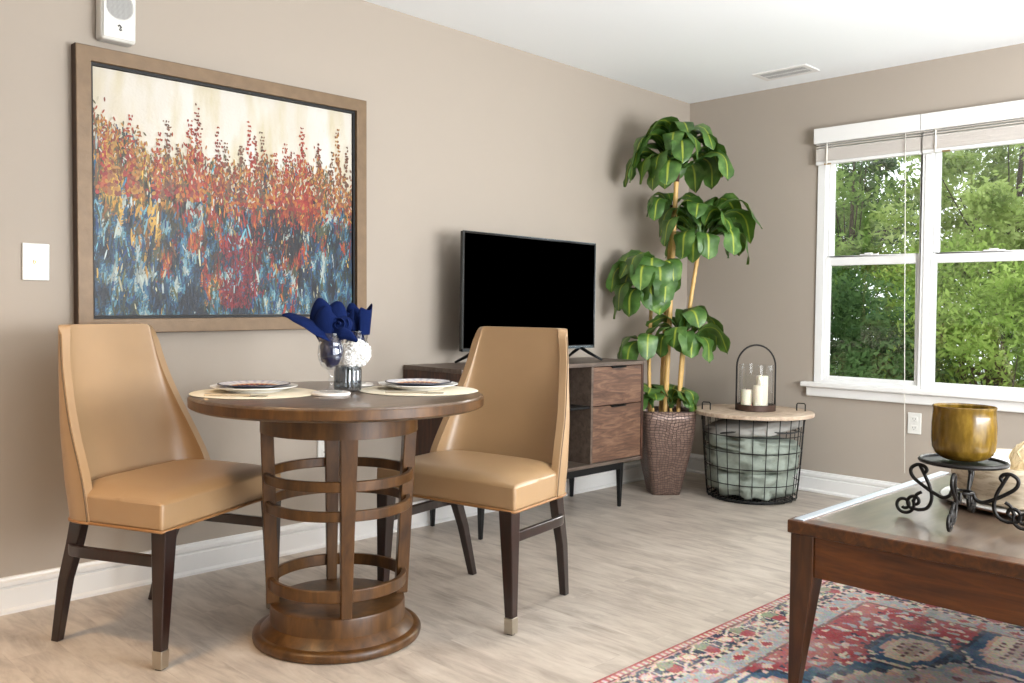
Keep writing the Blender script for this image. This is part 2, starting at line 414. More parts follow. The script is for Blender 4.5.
# ------------------------------------------------------------------ windows
def window(name, y0, y1, label, fl=.046, fr=.020):
    """double hung vinyl unit; y0 > y1"""
    z0, z1 = WZ0, WZ1
    r = bpy.data.objects.new(name, None); COL.objects.link(r); r.location = (0, (y0 + y1) / 2, z0); struct(r, label)
    hw = (y0 - y1) / 2; h = z1 - z0
    m = MB()
    # fl = jamb width on the corner side (+y), fr on the other side
    m.box((-.012, -hw, 0), (.10, -hw + fr, h)).box((-.012, hw - fl, 0), (.10, hw, h)).box((-.012, -hw + fr, 0), (.10, hw - fl, .016)).box((-.012, -hw + fr, h - .03), (.10, hw - fl, h))
    m.build('window_frame', M['vinyl'], r, bevel=.003)
    def sash(x0, x1, za, zb, bot, top):
        ya, yb = -hw + fr, hw - fl; st = .028
        q = MB().box((x0, ya, za), (x1, ya + st, zb)).box((x0, yb - st, za), (x1, yb, zb)).box((x0, ya + st, za), (x1, yb - st, za + bot)).box((x0, ya + st, zb - top), (x1, yb - st, zb))
        o = q.build('sash', M['vinyl'], r, bevel=.004)
        xm = (x0 + x1) / 2
        MB().box((xm - .002, ya + st - .003, za + bot - .003), (xm + .002, yb - st + .003, zb - top + .003)).build('glass_pane', M['winglass'], o)
        return o
    mid = 1.388 - z0
    sash(.012, .04, .016, mid + .005, .022, .052)
    s2 = sash(.045, .075, mid - .03, h - .03, .035, .05)
    q = MB().box((-.004, -.05, mid + .006), (.02, .05, mid + .014)).box((-.012, -.02, mid + .010), (.010, .02, mid + .02))
    q.build('sash_lock', M['vinyl'], r, bevel=.002)
    return r
window('window_1', WY0, -1.521, 'white double-hung window nearer the corner')
window('window_2', -1.527, WY1, 'white double-hung window beside the amber bowl', .020, .046)
struct(MB().box((-.016, -1.530, WZ0), (.1, -1.518, WZ1)).build('trim_1', M['vinyl'], bevel=.002), 'white mullion post between the windows')
m = MB().box((-.062, WY1 - .06, .626), (.0, WY0 + .062, .655)).box((-.03, WY1 - .04, .57), (0, WY0 + .04, .626))
struct(m.build('trim_2', M['white'], bevel=.007, seg=3), 'white window sill and apron')
# second window pair further along the wall, out of the frame
m = MB()
for ya, yb in ((W2[0], -4.09), (-4.11, W2[1])):
    m.box((0, ya - .05, WZ0), (.08, ya, WZ1)).box((0, yb, WZ0), (.08, yb + .05, WZ1)).box((0, yb, WZ0), (.08, ya, WZ0 + .05)).box((0, yb, WZ1 - .05), (.08, ya, WZ1)).box((0, yb, 1.35), (.08, ya, 1.39))
struct(m.build('window_3', M['vinyl'], bevel=.004))

def blind(y0, y1, label, brass_y):
    t = thing('window_blind', label, 'blind', (0, (y0 + y1) / 2, 2.052), 0, None)
    hw = (y0 - y1) / 2
    MB().box((-.068, -hw, 0), (-.052, hw, .088)).box((-.052, -hw, .0), (0, -hw + .012, .088)).box((-.052, hw - .012, 0), (0, hw, .088)).box((-.052, -hw + .012, .03), (-.004, hw - .012, .086)).build('valance', M['white'], t, bevel=.002)
    m = MB(); rnd = random.Random(7)
    for k in range(17):
        z = -.003 - k * .0048 - (.010 if k > 0 else 0) - (.008 if k > 1 else 0)
        a = rnd.uniform(-.002, .002)
        m.box((-.046 + a, -hw + .004, z - .0032), (-.016 + a, hw - .006, z))
    m.build('slat_stack', M['slat'], t)
    MB().box((-.048, -hw + .004, -.122), (-.014, hw - .006, -.103)).build('bottom_rail', M['white'], t, bevel=.003)
    MB().tube([(-.052, hw - .075, .0), (-.054, hw - .075, -.125)], .0045, 8).build('lift_tape', M['cord'], t, smooth=True)
    MB().box((-.053, hw - .10 + brass_y, -.126), (-.045, hw - .06 + brass_y, -.118)).build('cord_plug', M['brass'], t)
    return t
b1 = blind(-.902, -1.503, 'raised white slatted blind over the window nearer the corner', 0)
MB().tube([(-.056, -.222, .0), (-.058, -.24, -1.0), (-.06, -.26, -1.86)], .0022, 6).build('tilt_cord', M['cord'], b1, smooth=True)
blind(-1.506, -2.14, 'raised white slatted blind over the window at the right edge', -.05)

# ------------------------------------------------------------------ fixtures on walls / ceiling
t = thing('ceiling_vent', 'white slotted air vent in the ceiling above the corner', 'vent', (-.295, -.835, H))
m = MB().box((-.088, -.165, -.008), (-.062, .165, 0)).box((.062, -.165, -.008), (.088, .165, 0)).box((-.062, -.165, -.008), (.062, -.135, 0)).box((-.062, .135, -.008), (.062, .165, 0))
m.build('vent_frame', M['white'], t, bevel=.002)
m = MB()
for k in range(22):
    y = -.13 + k * .0124
    m.box((-.062, y, -.0075), (.062, y + .0032, -.006))
m.box((-.003, -.135, -.008), (.003, .135, -.006))
m.build('louvre', M['white'], t)
MB().box((-.064, -.138, -.0045), (.064, .138, -.0005)).build('duct_backing', M['slot'], t)

t = thing('wall_speaker', 'white alarm speaker with round grille high on the wall above the painting', 'speaker', (-3.738, 0, 1.995))
MB().box((-.062, -.062, 0), (.062, -.001, .24)).build('housing', M['plastic'], t, bevel=.012, seg=3)
MB().box((-.056, -.066, .008), (.056, -.062, .232)).build('face_plate', M['plastic'], t, bevel=.0025)
m = MB()
for i in range(-11, 12):
    for j in range(-11, 12):
        x = i * .0043; z = j * .0043
        if x * x + z * z < .047 ** 2:
            m.add([(x - .0014, -.0670, .125 + z - .0014), (x + .0014, -.0670, .125 + z - .0014), (x + .0014, -.0670, .125 + z + .0014), (x - .0014, -.0670, .125 + z + .0014)], [(0, 1, 2, 3)])
MB().lathe([(0, 0), (.050, 0), (.051, -.0004), (0, -.0004)], 40).build('grille_disc', simple('grille_base', (186, 184, 180), rough=.6), t).matrix_local = Matrix.Translation((0, -.0662, .125)) @ Matrix.Rotation(PI / 2, 4, 'X')
m.build('grille', simple('grille_grey', (120, 118, 116), rough=.6), t)
m = MB().tube([(-.006, -.0667, .052), (0, -.0667, .056), (.006, -.0667, .05), (.001, -.0667, .045)], .0030, 6).tube([(-.002, -.0667, .042), (.004, -.0667, .038), (.007, -.0667, .042)], .0026, 6)
m.build('logo_mark', M['slot'], t)

def outlet(name, label, loc, axis, jack=False):
    t = thing(name, label, 'outlet' if not jack else 'wall plate', loc, 0 if axis == 'y' else -PI / 2)
    hw, hh = (.036, .058) if not jack else (.0435, .0635)
    MB().box((-hw, -.008, -hh), (hw, 0, hh)).build('cover_plate', M['plastic'], t, bevel=.003)
    if jack:
        MB().lathe([(.0, 0), (.009, 0), (.009, .006), (.0045, .006), (.0045, .014), (0, .014)], 16).build('jack', M['brass'], t).matrix_local = Matrix.Translation((0, -.008, 0)) @ Matrix.Rotation(PI / 2, 4, 'X')
    else:
        for q in (-1, 1):
            rc = MB().box((-.017, -.0105, q * .024 - .014), (.017, -.008, q * .024 + .014)).build('receptacle', M['plastic'], t, bevel=.004)
            for dx in (-.0065, .0065): MB().box((dx - .0012, -.011, q * .024 - .003), (dx + .0012, -.0104, q * .024 + .006)).build('slot', M['slot'], rc)
            MB().box((-.002, -.011, q * .024 - .010), (.002, -.0104, q * .024 - .006)).build('ground_hole', M['slot'], rc)
    for q in ((-1, 1) if jack else (0,)): MB().box((-.002, -.0088, q * .03 - .002), (.002, -.008, q * .03 + .002)).build('screw', M['nickel'], t)
outlet('wall_plate', 'white cable jack plate on the wall left of the painting', (-3.993, 0, 1.195), 'y', True)
outlet('wall_outlet', 'white outlet on the wall below the window sill', (0, -1.488, .463), 'x')
outlet('wall_outlet', 'white outlet low on the wall behind the round dining table', (-2.82, 0, .44), 'y')

# ------------------------------------------------------------------ painting
def painting():
    t = thing('framed_painting', 'large abstract painting of red and blue wildflowers in a bronze frame', 'painting', (-3.256, -.008, 1.463))
    t.rotation_euler = (0, math.radians(-.8), 0)
    W, Hh, fw = 1.236, 1.015, .052; d = .04
    a, b = W / 2, Hh / 2
    def ring(o, i, y0, y1):
        vs = []
        for (x, z) in (o, i):
            for sx, sz in ((-1, -1), (1, -1), (1, 1), (-1, 1)):
                for y in (y0, y1): vs.append((sx * x, y, sz * z))
        fs = []
        for k in range(4):
            l = (k + 1) % 4
            fs += [(2 * k, 2 * l, 2 * l + 1, 2 * k + 1), (8 + 2 * k, 8 + 2 * l, 8 + 2 * l + 1, 8 + 2 * k + 1), (2 * k, 2 * l, 8 + 2 * l, 8 + 2 * k), (2 * k + 1, 2 * l + 1, 9 + 2 * l, 9 + 2 * k)]
        return MB().add(vs, fs)
    ring((a, b), (a - fw, b - fw), -d, -.004).build('frame_moulding', M['frame'], t, bevel=.002)
    ring((a + .001, b + .001), (a - .004, b - .004), -d + .004, 0).build('frame_edge', M['frame_side'], t)
    ring((a - fw, b - fw), (a - fw - .010, b - fw - .010), -.024, -.004).build('black_liner', M['void'], t)
    cw, ch = a - fw - .012, b - fw - .012
    rnd = random.Random(11)
    m = MB(); m.col = []
    fb = lambda u, v, s, k=0: noise.fractal(V((u * s[0], v * s[1], k * 7.3)), 1.0, 2.0, 5)
    beige = [(226, 217, 202), (206, 196, 176), (236, 231, 222), (216, 203, 172)]
    # base ground
    NU, NV = 230, 190
    def top(u): return .645 + .13 * noise.noise(V((u * 5, 1.7, 0))) + .05 * noise.noise(V((u * 17, 9, 0))) + (-.05 if u > .82 else 0) + (.06 * (1 - u * 3) if u < .3 else 0) * .8
    pal_low = [(38, 74, 98), (58, 112, 140), (22, 38, 62), (96, 156, 172), (42, 60, 44), (28, 54, 82), (180, 196, 190), (84, 96, 50), (20, 26, 34), (66, 128, 160), (36, 64, 110), (130, 110, 60)]
    pal_mid = [(176, 60, 34), (206, 104, 38), (140, 30, 28), (92, 60, 34), (60, 52, 34), (214, 138, 50), (120, 84, 40), (166, 38, 30), (40, 34, 34), (96, 100, 66), (184, 76, 40)]
    pal_l = [(204, 142, 48), (120, 104, 50), (184, 112, 44), (90, 96, 56), (220, 170, 70), (150, 84, 36), (64, 88, 66)]
    def mixc(a, b, t): return tuple(a[i] * (1 - t) + b[i] * t for i in range(3))
    def sel(pal, u, v, k):
        f = .5 + .95 * fb(u, v, (26, 9), k) + rnd.gauss(0, .10)
        return pal[int(max(0, min(.999, f)) * len(pal))]
    low_o = [(16, 24, 36), (24, 44, 70), (30, 66, 96), (52, 62, 48), (34, 52, 56), (44, 96, 128), (28, 60, 110), (74, 132, 152), (88, 92, 54), (120, 166, 176), (60, 116, 150), (184, 194, 184)]
    mid_o = [(36, 32, 34), (70, 46, 32), (126, 30, 26), (104, 66, 36), (166, 42, 28), (146, 34, 28), (188, 84, 36), (110, 84, 48), (206, 112, 40), (172, 56, 32), (216, 142, 52), (84, 88, 60)]
    lft_o = [(66, 60, 40), (104, 82, 42), (150, 92, 38), (92, 92, 56), (190, 126, 42), (122, 74, 36), (210, 152, 56), (112, 108, 62), (226, 176, 74)]
    def pick(u, v):
        low = v + .42 * fb(u, v, (9, 1.6), 3) + rnd.gauss(0, .05)
        q = .25 + (.10 if u > .88 else 0) + (.05 if u < .12 else 0)
        warm = lft_o if u < .26 + .12 * fb(u, v, (4, 4), 5) else mid_o
        if low < q: c = sel(low_o, u, v, 11)
        elif low < q + .14: c = sel(low_o, u, v, 11) if fb(u, v, (16, 6), 21) + rnd.gauss(0, .1) > 0 else sel(warm, u, v, 12)
        else: c = sel(warm, u, v, 12) if fb(u, v, (12, 6), 22) + rnd.gauss(0, .08) > -.30 else sel(low_o, u, v, 11)
        if abs(u - .52 - .1 * (v - .2)) < .07 + .05 * fb(u, v, (12, 12), 30) and .03 < v < .36 and rnd.random() < .75: c = rnd.choice([(126, 24, 34), (148, 30, 38), (92, 22, 32)])
        if (u - .66) ** 2 * 5 + (v - .36) ** 2 * 9 < .07 + .1 * fb(u, v, (9, 6), 31) and rnd.random() < .6: c = rnd.choice([(28, 24, 32), (40, 30, 36), (18, 28, 44)])
        return c
    for j in range(NV + 1):
        for i in range(NU + 1):
            u, v = i / NU, j / NV
            m.v.append(((u * 2 - 1) * cw, -.014, (v * 2 - 1) * ch))
            tt = top(u)
            if v > tt:
                c = mixc(beige[0], beige[2], .5 + .9 * fb(u, v, (5, 2), 1)); c = mixc(c, beige[3], max(0, min(1, .15 + 1.1 * fb(u, v, (16, 3), 2) + max(0, (tt + .14 - v) * 4))))
            else:
                c = pick(u, v)
            m.col.append(lin([max(0, min(255, x * .84)) for x in c]))
    for j in range(NV):
        for i in range(NU):
            a0 = j * (NU + 1) + i; m.f.append((a0, a0 + 1, a0 + NU + 2, a0 + NU + 1))
    cnt = [0]
    def dab(u, v, w, h, c, ang=0, lift=0):
        cnt[0] += 1; lift = cnt[0] * 2e-7
        o = len(m.v); x = (u * 2 - 1) * cw; z = (v * 2 - 1) * ch; ca, sa = math.cos(ang), math.sin(ang)
        y = -.0146 - lift
        for dx, dz in ((-w * .5, -h), (w * .5, -h), (w, 0), (w * .5, h), (-w * .5, h), (-w, 0)):
            xx = x + dx * ca - dz * sa; zz = z + dx * sa + dz * ca
            if abs(xx) > cw or abs(zz) > ch: xx = max(-cw, min(cw, xx)); zz = max(-ch, min(ch, zz))
            m.v.append((xx, y, zz)); m.col.append(lin([max(0, min(255, k * .74)) for k in c]))
        m.f.append(tuple(range(o, o + 6)))
    for k in range(7000):
        u = rnd.random(); v = rnd.random() ** .9 * (top(u) + .05)
        sc = rnd.choice((.45, .7, 1, 1.5))
        c = pick(u, v); jt = rnd.uniform(.82, 1.2)
        if rnd.random() < .045: c = rnd.choice([(214, 208, 170), (220, 180, 80), (120, 190, 205), (200, 214, 214)])
        dab(u, v, .0028 * sc, .010 * sc * rnd.uniform(.5, 2.2), [x * jt for x in c], rnd.gauss(0, .22), k * 1.5e-7)
    stalks = [(.04, .80), (.065, .78), (.13, .84), (.155, .79), (.215, .78), (.24, .83), (.33, .86), (.355, .92), (.375, .80), (.44, .84), (.475, .77), (.555, .88), (.575, .82), (.60, .84), (.63, .74), (.665, .76), (.70, .80), (.71, .77), (.745, .76), (.76, .90), (.79, .73), (.83, .84), (.85, .80), (.905, .80), (.935, .92), (.965, .83), (.28, .74), (.51, .78)]
    for (u0, tz) in stalks:
        red = rnd.choice([[(176, 62, 42), (150, 66, 46), (128, 60, 42)], [(196, 56, 40), (170, 50, 40), (206, 100, 56)], [(206, 146, 72), (176, 112, 60), (150, 76, 48)], [(130, 84, 58), (150, 100, 70), (112, 76, 56)]])
        v = .50; u = u0 + rnd.uniform(-.01, .01)
        while v < tz:
            k = (tz - v) / (tz - .5)
            for q in range(3):
                s = .0027 + .0046 * k
                dab(u + rnd.gauss(0, .004 + .010 * k), v, s, s * rnd.uniform(1, 1.9), rnd.choice(red if v > .55 else red + [(206, 110, 40), (210, 150, 60), (160, 40, 30)]), rnd.gauss(0, .6), .0015)
            v += rnd.uniform(.006, .02) * (1.2 - .4 * k); u += rnd.gauss(0, .0016)
    for k in range(1300):
        u = rnd.random(); v = top(u) + rnd.gauss(0, .05)
        dab(u, v, .003, .008, rnd.choice([(200, 120, 44), (216, 160, 70), (150, 60, 40), (110, 100, 60), (226, 216, 190), (190, 80, 40)]), rnd.gauss(0, .5), .0018)
    m.build('canvas', M['paint'], t)
painting()

# ------------------------------------------------------------------ dining table
TX, TY = -3.372, -.925
t = thing('dining_table', 'round walnut dining table on an open drum pedestal', 'table', (TX, TY, 0), .06)
MB().lathe([(0, .737), (.445, .737), (.453, .740), (.460, .747), (.460, .770), (.455, .778), (.445, .78), (0, .78)], 96).build('tabletop', [M['table_top']], t, smooth='auto')
tt = MB().lathe([(.4601, .744), (.462, .746), (.462, .771), (.4601, .773)], 96, closed=True).build('tabletop_edge', M['table_wood'], t, smooth='auto')
MB().lathe([(.222, .66), (.249, .66), (.249, .737), (.222, .737)], 72, closed=True).build('apron', M['table_wood'], t, smooth='auto')
AL = math.radians(225 + 0) # one slat faces the camera
cam_az = math.atan2(-3.3118 - TY, -5.008 - TX)
for k in range(4):
    a = cam_az + .055 + k * PI / 2
    m = MB()
    ca, sa = math.cos(a), math.sin(a); tn = V((-sa, ca, 0)); rd = V((ca, sa, 0))
    vs = []
    for z, r, w in ((.1175, .214, .0165), (.40, .226, .021), (.665, .237, .027)):
        for dr in (-.030, .010):
            for dw in (-1, 1): vs.append(rd * (r + dr) + tn * dw * w + V((0, 0, z)))
    m.add(vs, [(0, 1, 3, 2), (8, 9, 11, 10)] + [f for o in (0, 4) for f in ((o, o + 1, o + 5, o + 4), (o + 2, o + 3, o + 7, o + 6), (o, o + 2, o + 6, o + 4), (o + 1, o + 3, o + 7, o + 5))])
    m.build('upright', M['table_wood'], t, bevel=.003)
for z0, z1, r in ((.502, .534, .236), (.412, .444, .230), (.165, .203, .217)):
    MB().lathe([(r - .016, z0), (r, z0), (r, z1), (r - .016, z1)], 72, closed=True).build('hoop', M['table_wood'], t, bevel=.003)
MB().lathe([(0, .118), (.2, .118), (.212, .115), (.214, .11), (.214, .058), (.222, .052), (.24, .036), (.246, .030), (0, .030)], 72).build('drum_base', M['table_wood'], t, smooth='auto')
MB().lathe([(0, 0), (.258, 0), (.265, .004), (.267, .012), (.267, .022), (.262, .029), (.25, .033), (0, .033)], 72).build('foot_ring', M['table_wood'], t, smooth='auto')

# ------------------------------------------------------------------ dining chairs
def make_chair(label):
    t = thing('dining_chair', label, 'chair', (0, 0, 0), 0, None)
    # seat cushion
    def seat(u, v):
        pass
    m = MB(); NX, NY = 14, 14
    x0, x1 = -.13, .242
    def hw(x): return .296 - .010 * (x1 - x) / .26 if x > -.03 else .2855 - (-.03 - x) * .45
    def e(t): return 1 - (abs(2 * t - 1)) ** 5
    def topf(u, v):
        x = x0 + (x1 - x0) * u; y = (2 * v - 1) * hw(x)
        # rounded front corners
        z = .487 + .038 * e(u) ** .6 * e(v) ** .6 * (1 - .35 * u)
        return (x, y, z)
    vs = [topf(i / NX, j / NY) for j in range(NY + 1) for i in range(NX + 1)]
    W = NX + 1
    border = [i for i in range(NX + 1)] + [j * W + NX for j in range(1, NY + 1)] + [NY * W + i for i in range(NX - 1, -1, -1)] + [j * W for j in range(NY - 1, 0, -1)]
    fs = [(j * W + i, j * W + i + 1, (j + 1) * W + i + 1, (j + 1) * W + i) for j in range(NY) for i in range(NX)]
    nb = len(border); base = len(vs)
    for lv, (ex, z) in enumerate(((.004, .478), (.005, .44), (.003, .402))):
        for b in border:
            x, y, _ = vs[b]; d = V((x - .02, y, 0)); k = 1 + ex / .28
            vs.append((.02 + (x - .02) * k, y * k, z))
    for lv in range(3):
        for k in range(nb):
            l = (k + 1) % nb
            lo = [base + lv * nb + k, base + lv * nb + l]
            hi = [border[k], border[l]] if lv == 0 else [base + (lv - 1) * nb + k, base + (lv - 1) * nb + l]
            fs.append((hi[0], hi[1], lo[1], lo[0]))
    fs.append(tuple(base + 2 * nb + k for k in range(nb)))
    m.add(vs, fs)
    so = m.build('seat', M['leather'], t, smooth=True, bevel=.012, seg=3)
    pts = [(.02 + (vs[b][0] - .02) * 1.022, vs[b][1] * 1.022, .403) for b in border if True]
    MB().tube(pts, .0045, 6, closed=True).build('piping', M['piping'], so, smooth=True)
    # backrest shell
    def lerp(a, b, t): return a + (b - a) * t
    def interp(z, tab):
        for (z0, v0), (z1, v1) in zip(tab, tab[1:]):
            if z <= z1: break
        q = max(0, min(1, (z - z0) / (z1 - z0))); q = q
        return v0 + (v1 - v0) * q
    def sm(z, tab):
        return sum(interp(min(.987, max(.4, z + d)), tab) for d in (-.04, -.02, 0, .02, .04)) / 5
    TIP = [(.40, -.022), (.50, -.040), (.58, -.075), (.65, -.110), (.75, -.155), (.86, -.194), (.987, -.220)]
    XB = [(.40, -.168), (.50, -.195), (.65, -.222), (.80, -.240), (.987, -.262)]
    HW = [(.40, .293), (.50, .291), (.65, .268), (.80, .236), (.987, .205)]
    NS, NZ = 34, 24
    def shell(u, v, inner):
        z = .401 + .586 * v
        h, xb, tip = sm(z, HW), sm(z, XB), sm(z, TIP)
        th_ = s0 = 2 * u - 1
        if inner: h -= .030; xb += .046 - .010 * v
        L = max(tip - xb, .012)
        a = s0 * PI / 2
        ex = .60
        y = h * math.copysign(abs(math.sin(a)) ** ex, a)
        x = xb + L * (1 - abs(math.cos(a)) ** ex)
        if v > .9:
            q = (v - .9) / .1; z -= .030 * abs(s0) ** 9 * q; 
        return V((x, y, z))
    G = [[shell(i / NS, j / NZ, False) for i in range(NS + 1)] for j in range(NZ + 1)]
    I = [[shell(i / NS, j / NZ, True) for i in range(NS + 1)] for j in range(NZ + 1)]
    vs = [p for row in G for p in row]; o2 = len(vs); vs += [p for row in I for p in row]
    W = NS + 1; fs = []
    for j in range(NZ):
        for i in range(NS):
            a = j * W + i
            fs.append((a, a + 1, a + W + 1, a + W)); fs.append((o2 + a, o2 + a + W, o2 + a + W + 1, o2 + a + 1))
    for i in range(NS):
        fs.append((i, o2 + i, o2 + i + 1, i + 1)); a = NZ * W + i; fs.append((a, a + 1, o2 + a + 1, o2 + a))
    for j in range(NZ):
        a = j * W; fs.append((a, a + W, o2 + a + W, o2 + a)); a = j * W + NS; fs.append((a, o2 + a, o2 + a + W, a + W))
    bo = MB().add(vs, fs).build('backrest', M['leather'], t, smooth=True, bevel=.011, seg=3)
    for i in (0, NS):
        sg = 1 if i else -1
        pts = [G[j][i] + V((-.006, sg * .0008, 0)) for j in range(0, NZ + 1)]
        MB().tube(pts, .0022, 6).build('side_seam', M['seam'], bo, smooth=True)
    pts = [G[0][i] + (G[0][i] - V((-.05, 0, .4))).normalized() * .001 for i in range(NS + 1)]
    MB().tube([V((p.x, p.y, .403)) for p in pts], .0045, 6).build('piping', M['piping'], bo, smooth=True)
    # legs
    for s in (-1, 1):
        m = MB().taper((.225, s * .2785), (.225, s * .266), .0155, .026, .055, .405)
        lg = m.build('leg', M['espresso'], t, bevel=.003)
        MB().taper((.2255, s * .2792), (.225, s * .2785), .0158, .0172, .004, .056).build('metal_tip', M['nickel'], lg, bevel=.0015)
        MB().taper((.2255, s * .2792), (.2255, s * .2792), .010, .010, 0, .005).build('glide', M['void'], lg)
        m = MB(); vs = []
        for z, x, y, r, d in ((0, -.226, s * .212, .014, .013), (.2, -.178, s * .226, .018, .016), (.32, -.134, s * .234, .022, .017), (.405, -.112, s * .236, .023, .018)):
            vs += [(x + i * r, y + j * d, z) for i, j in ((-1, -1), (1, -1), (1, 1), (-1, 1))]
        fs = [(0, 3, 2, 1), (12, 13, 14, 15)]
        for q in range(3):
            for k in range(4):
                l = (k + 1) % 4; fs.append((q * 4 + k, q * 4 + l, q * 4 + 4 + l, q * 4 + 4 + k))
        m.add(vs, fs).build('leg', M['espresso'], t, bevel=.003)
        # side stretcher, bowed a little outwards at its rear end
        m = MB(); vs = []
        path = [(.215, .262), (.1, .262), (0, .262), (-.08, .262), (-.115, .258), (-.135, .250), (-.147, .240)]
        for i, (x, y) in enumerate(path):
            for dy in (-.009, .009):
                for z in (.288, .322): vs.append((x, s * y + dy, z))
        n = len(path); fs = [(0, 1, 3, 2), (4 * n - 4, 4 * n - 3, 4 * n - 1, 4 * n - 2)]
        for q in range(n - 1):
            o = q * 4
            fs += [(o, o + 1, o + 5, o + 4), (o + 2, o + 3, o + 7, o + 6), (o, o + 2, o + 6, o + 4), (o + 1, o + 3, o + 7, o + 5)]
        m.add(vs, fs).build('stretcher', M['espresso'], t, bevel=.003)
    return t
c1 = make_chair('tan leather dining chair at the left of the round table, below the painting')
c2 = copy_tree(c1); c2['label'] = 'tan leather dining chair right of the round table, in front of the television'
def place(c, F1, fac, lat):
    # F1 = near front foot, fac = facing, lat = towards the other front leg
    F1, fac, lat = V(F1), V(fac).normalized(), V(lat).normalized()
    ctr = F1 + lat * .2785 - fac * .225
    c.location = (ctr.x, ctr.y, 0); c.rotation_euler = (0, 0, math.atan2(fac.y, fac.x))
place(c1, (-3.907, -.817), (.435, -.90), (.90, .435))
place(c2, (-2.971, -1.316), (-.983, -.183), (-.183, .983))
for c in (c1, c2): c['group'] = 'tan leather dining chairs'

# ------------------------------------------------------------------ table setting
TZ = .7803
def placemat(x, y, label):
    return tag(MB().lathe([(0, 0), (.192, 0), (.197, .0015), (.192, .0035), (0, .003)], 64, (x, y, TZ)).build('placemat', M['pmat'], smooth='auto'), label, 'placemat', 'round cream placemats')
P1 = (-3.602, -.80); P2 = (-3.136, -1.035)
placemat(*P1, 'round cream placemat before the left dining chair')
placemat(*P2, 'round cream placemat before the right dining chair')
def plate_set(x, y, where):
    z = TZ + .0034
    o = MB().lathe([(0, .004), (.07, .004), (.074, 0), (.082, 0), (.086, .004), (.118, .012), (.134, .0165), (.134, .0185), (.118, .0145), (.08, .008), (0, .008)], 64, (x, y, z)).build('dinner_plate', M['white_cer'], smooth='auto')
    tag(o, 'larger white dinner plate under the patterned plate ' + where, 'plate', 'white dinner plates')
    t = thing('salad_plate', 'navy-rimmed plate with an orange medallion pattern ' + where, 'plate', (x, y, z + .0082), 0, 'patterned salad plates')
    MB().lathe([(0, .0), (.055, 0), (.06, .001), (.065, .004), (.095, .0115), (.112, .0145), (.112, .0165), (.108, .0172), (.095, .0145), (.063, .008), (0, .0045)], 64).build('plate_body', M['navy_rim'], t, smooth='auto')
    m = MB(); m.col = []
    rings = [0, .012, .02, .03, .04, .05, .058, .066, .074, .084, .096, .107]; n = 72
    def zz(r): return .0050 if r < .05 else .0050 + (r - .05) * .19
    for r in rings:
        for k in range(n):
            a = 2 * PI * k / n; m.v.append((r * math.cos(a), r * math.sin(a), zz(r) + .0012))
            pet = math.cos(a * 12); p2 = math.cos(a * 24)
            if r < .015: c = (200, 150, 70)
            elif r < .033: c = (168, 62, 40) if pet > 0 else (226, 200, 160)
            elif r < .055: c = (190, 100, 60) if pet < .2 else (40, 50, 90)
            elif r < .07: c = (220, 160, 80) if p2 > 0 else (150, 60, 50)
            elif r < .08: c = (230, 220, 205)
            else: c = (176, 176, 190) if p2 > 0 else (214, 212, 214)
            m.col.append(lin(c))
    for j in range(len(rings) - 1):
        for k in range(n):
            l = (k + 1) % n; m.f.append((j * n + k, j * n + l, (j + 1) * n + l, (j + 1) * n + k))
    m.build('painted_pattern', M['plate_art'], t, smooth=True)
plate_set(P1[0] + .015, P1[1] + .035, 'nearer the left chair')
plate_set(P2[0] + .025, P2[1] + .035, 'nearer the right chair')
def fork(x, y, a, label):
    m = MB(); mat = Matrix.Translation((x, y, TZ + .0036)) @ Matrix.Rotation(a, 4, 'Z')
    pts = [(-.09, 0, .002), (-.04, 0, .003), (.02, 0, .004), (.045, 0, .003)]
    m.tube([mat @ V(p) for p in pts], [.006, .004, .003, .004], 8, flat=1)
    m.box((.043, -.011, .0015), (.062, .011, .0035), mat)
    for k in range(4): m.box((.06, -.011 + k * .0065, .0015), (.095, -.0085 + k * .0065, .003), mat)
    tag(m.build('fork', M['nickel'], smooth='auto'), label, 'fork', 'forks on the placemats')
fork(P1[0] - .115, P1[1] - .085, -.78, 'silver fork lying on the left placemat')
fork(P2[0] - .095, P2[1] - .09, -.78, 'silver fork lying on the right placemat')

def coaster(x, y, label):
    tag(MB().lathe([(0, 0), (.057, 0), (.06, .003), (.06, .007), (.058, .010), (0, .010)], 48, (x, y, TZ)).build('coaster', M['marble'], smooth='auto'), label, 'coaster', 'round marble coasters')
G1 = (-3.452, -.992); G2 = (-3.200, -.768)
coaster(*G1, 'round white marble coaster under the front goblet')
coaster(*G2, 'round white marble coaster behind the glass vase')
def goblet(x, y, label, rz=0):
    z = TZ + .0103
    prof = [(.0, .0), (.033, .0), (.035, .002), (.033, .004), (.012, .010), (.007, .016), (.0065, .03), (.010, .038), (.0065, .046), (.008, .058), (.016, .066), (.030, .078), (.040, .100), (.0425, .120), (.040, .142), (.0375, .150), (.0395, .158), (.041, .182), (.0395, .182), (.038, .158), (.0355, .15), (.0385, .142), (.041, .12), (.0385, .102), (.029, .082), (.014, .070), (0, .068)]
    return tag(MB().lathe(prof, 48, (x, y, z)).build('water_goblet', M['goblet'], smooth='auto'), label, 'glass', 'stemmed goblets holding napkins')
goblet(*G1, 'stemmed goblet on the front coaster, stuffed with a blue napkin')
goblet(*G2, 'stemmed goblet behind the flower vase, stuffed with a blue napkin')
RX = V((.7027, -.7115, 0)); TC = V((-.711, -.702, 0)); UP = V((0, 0, 1))  # right / towards viewer / up
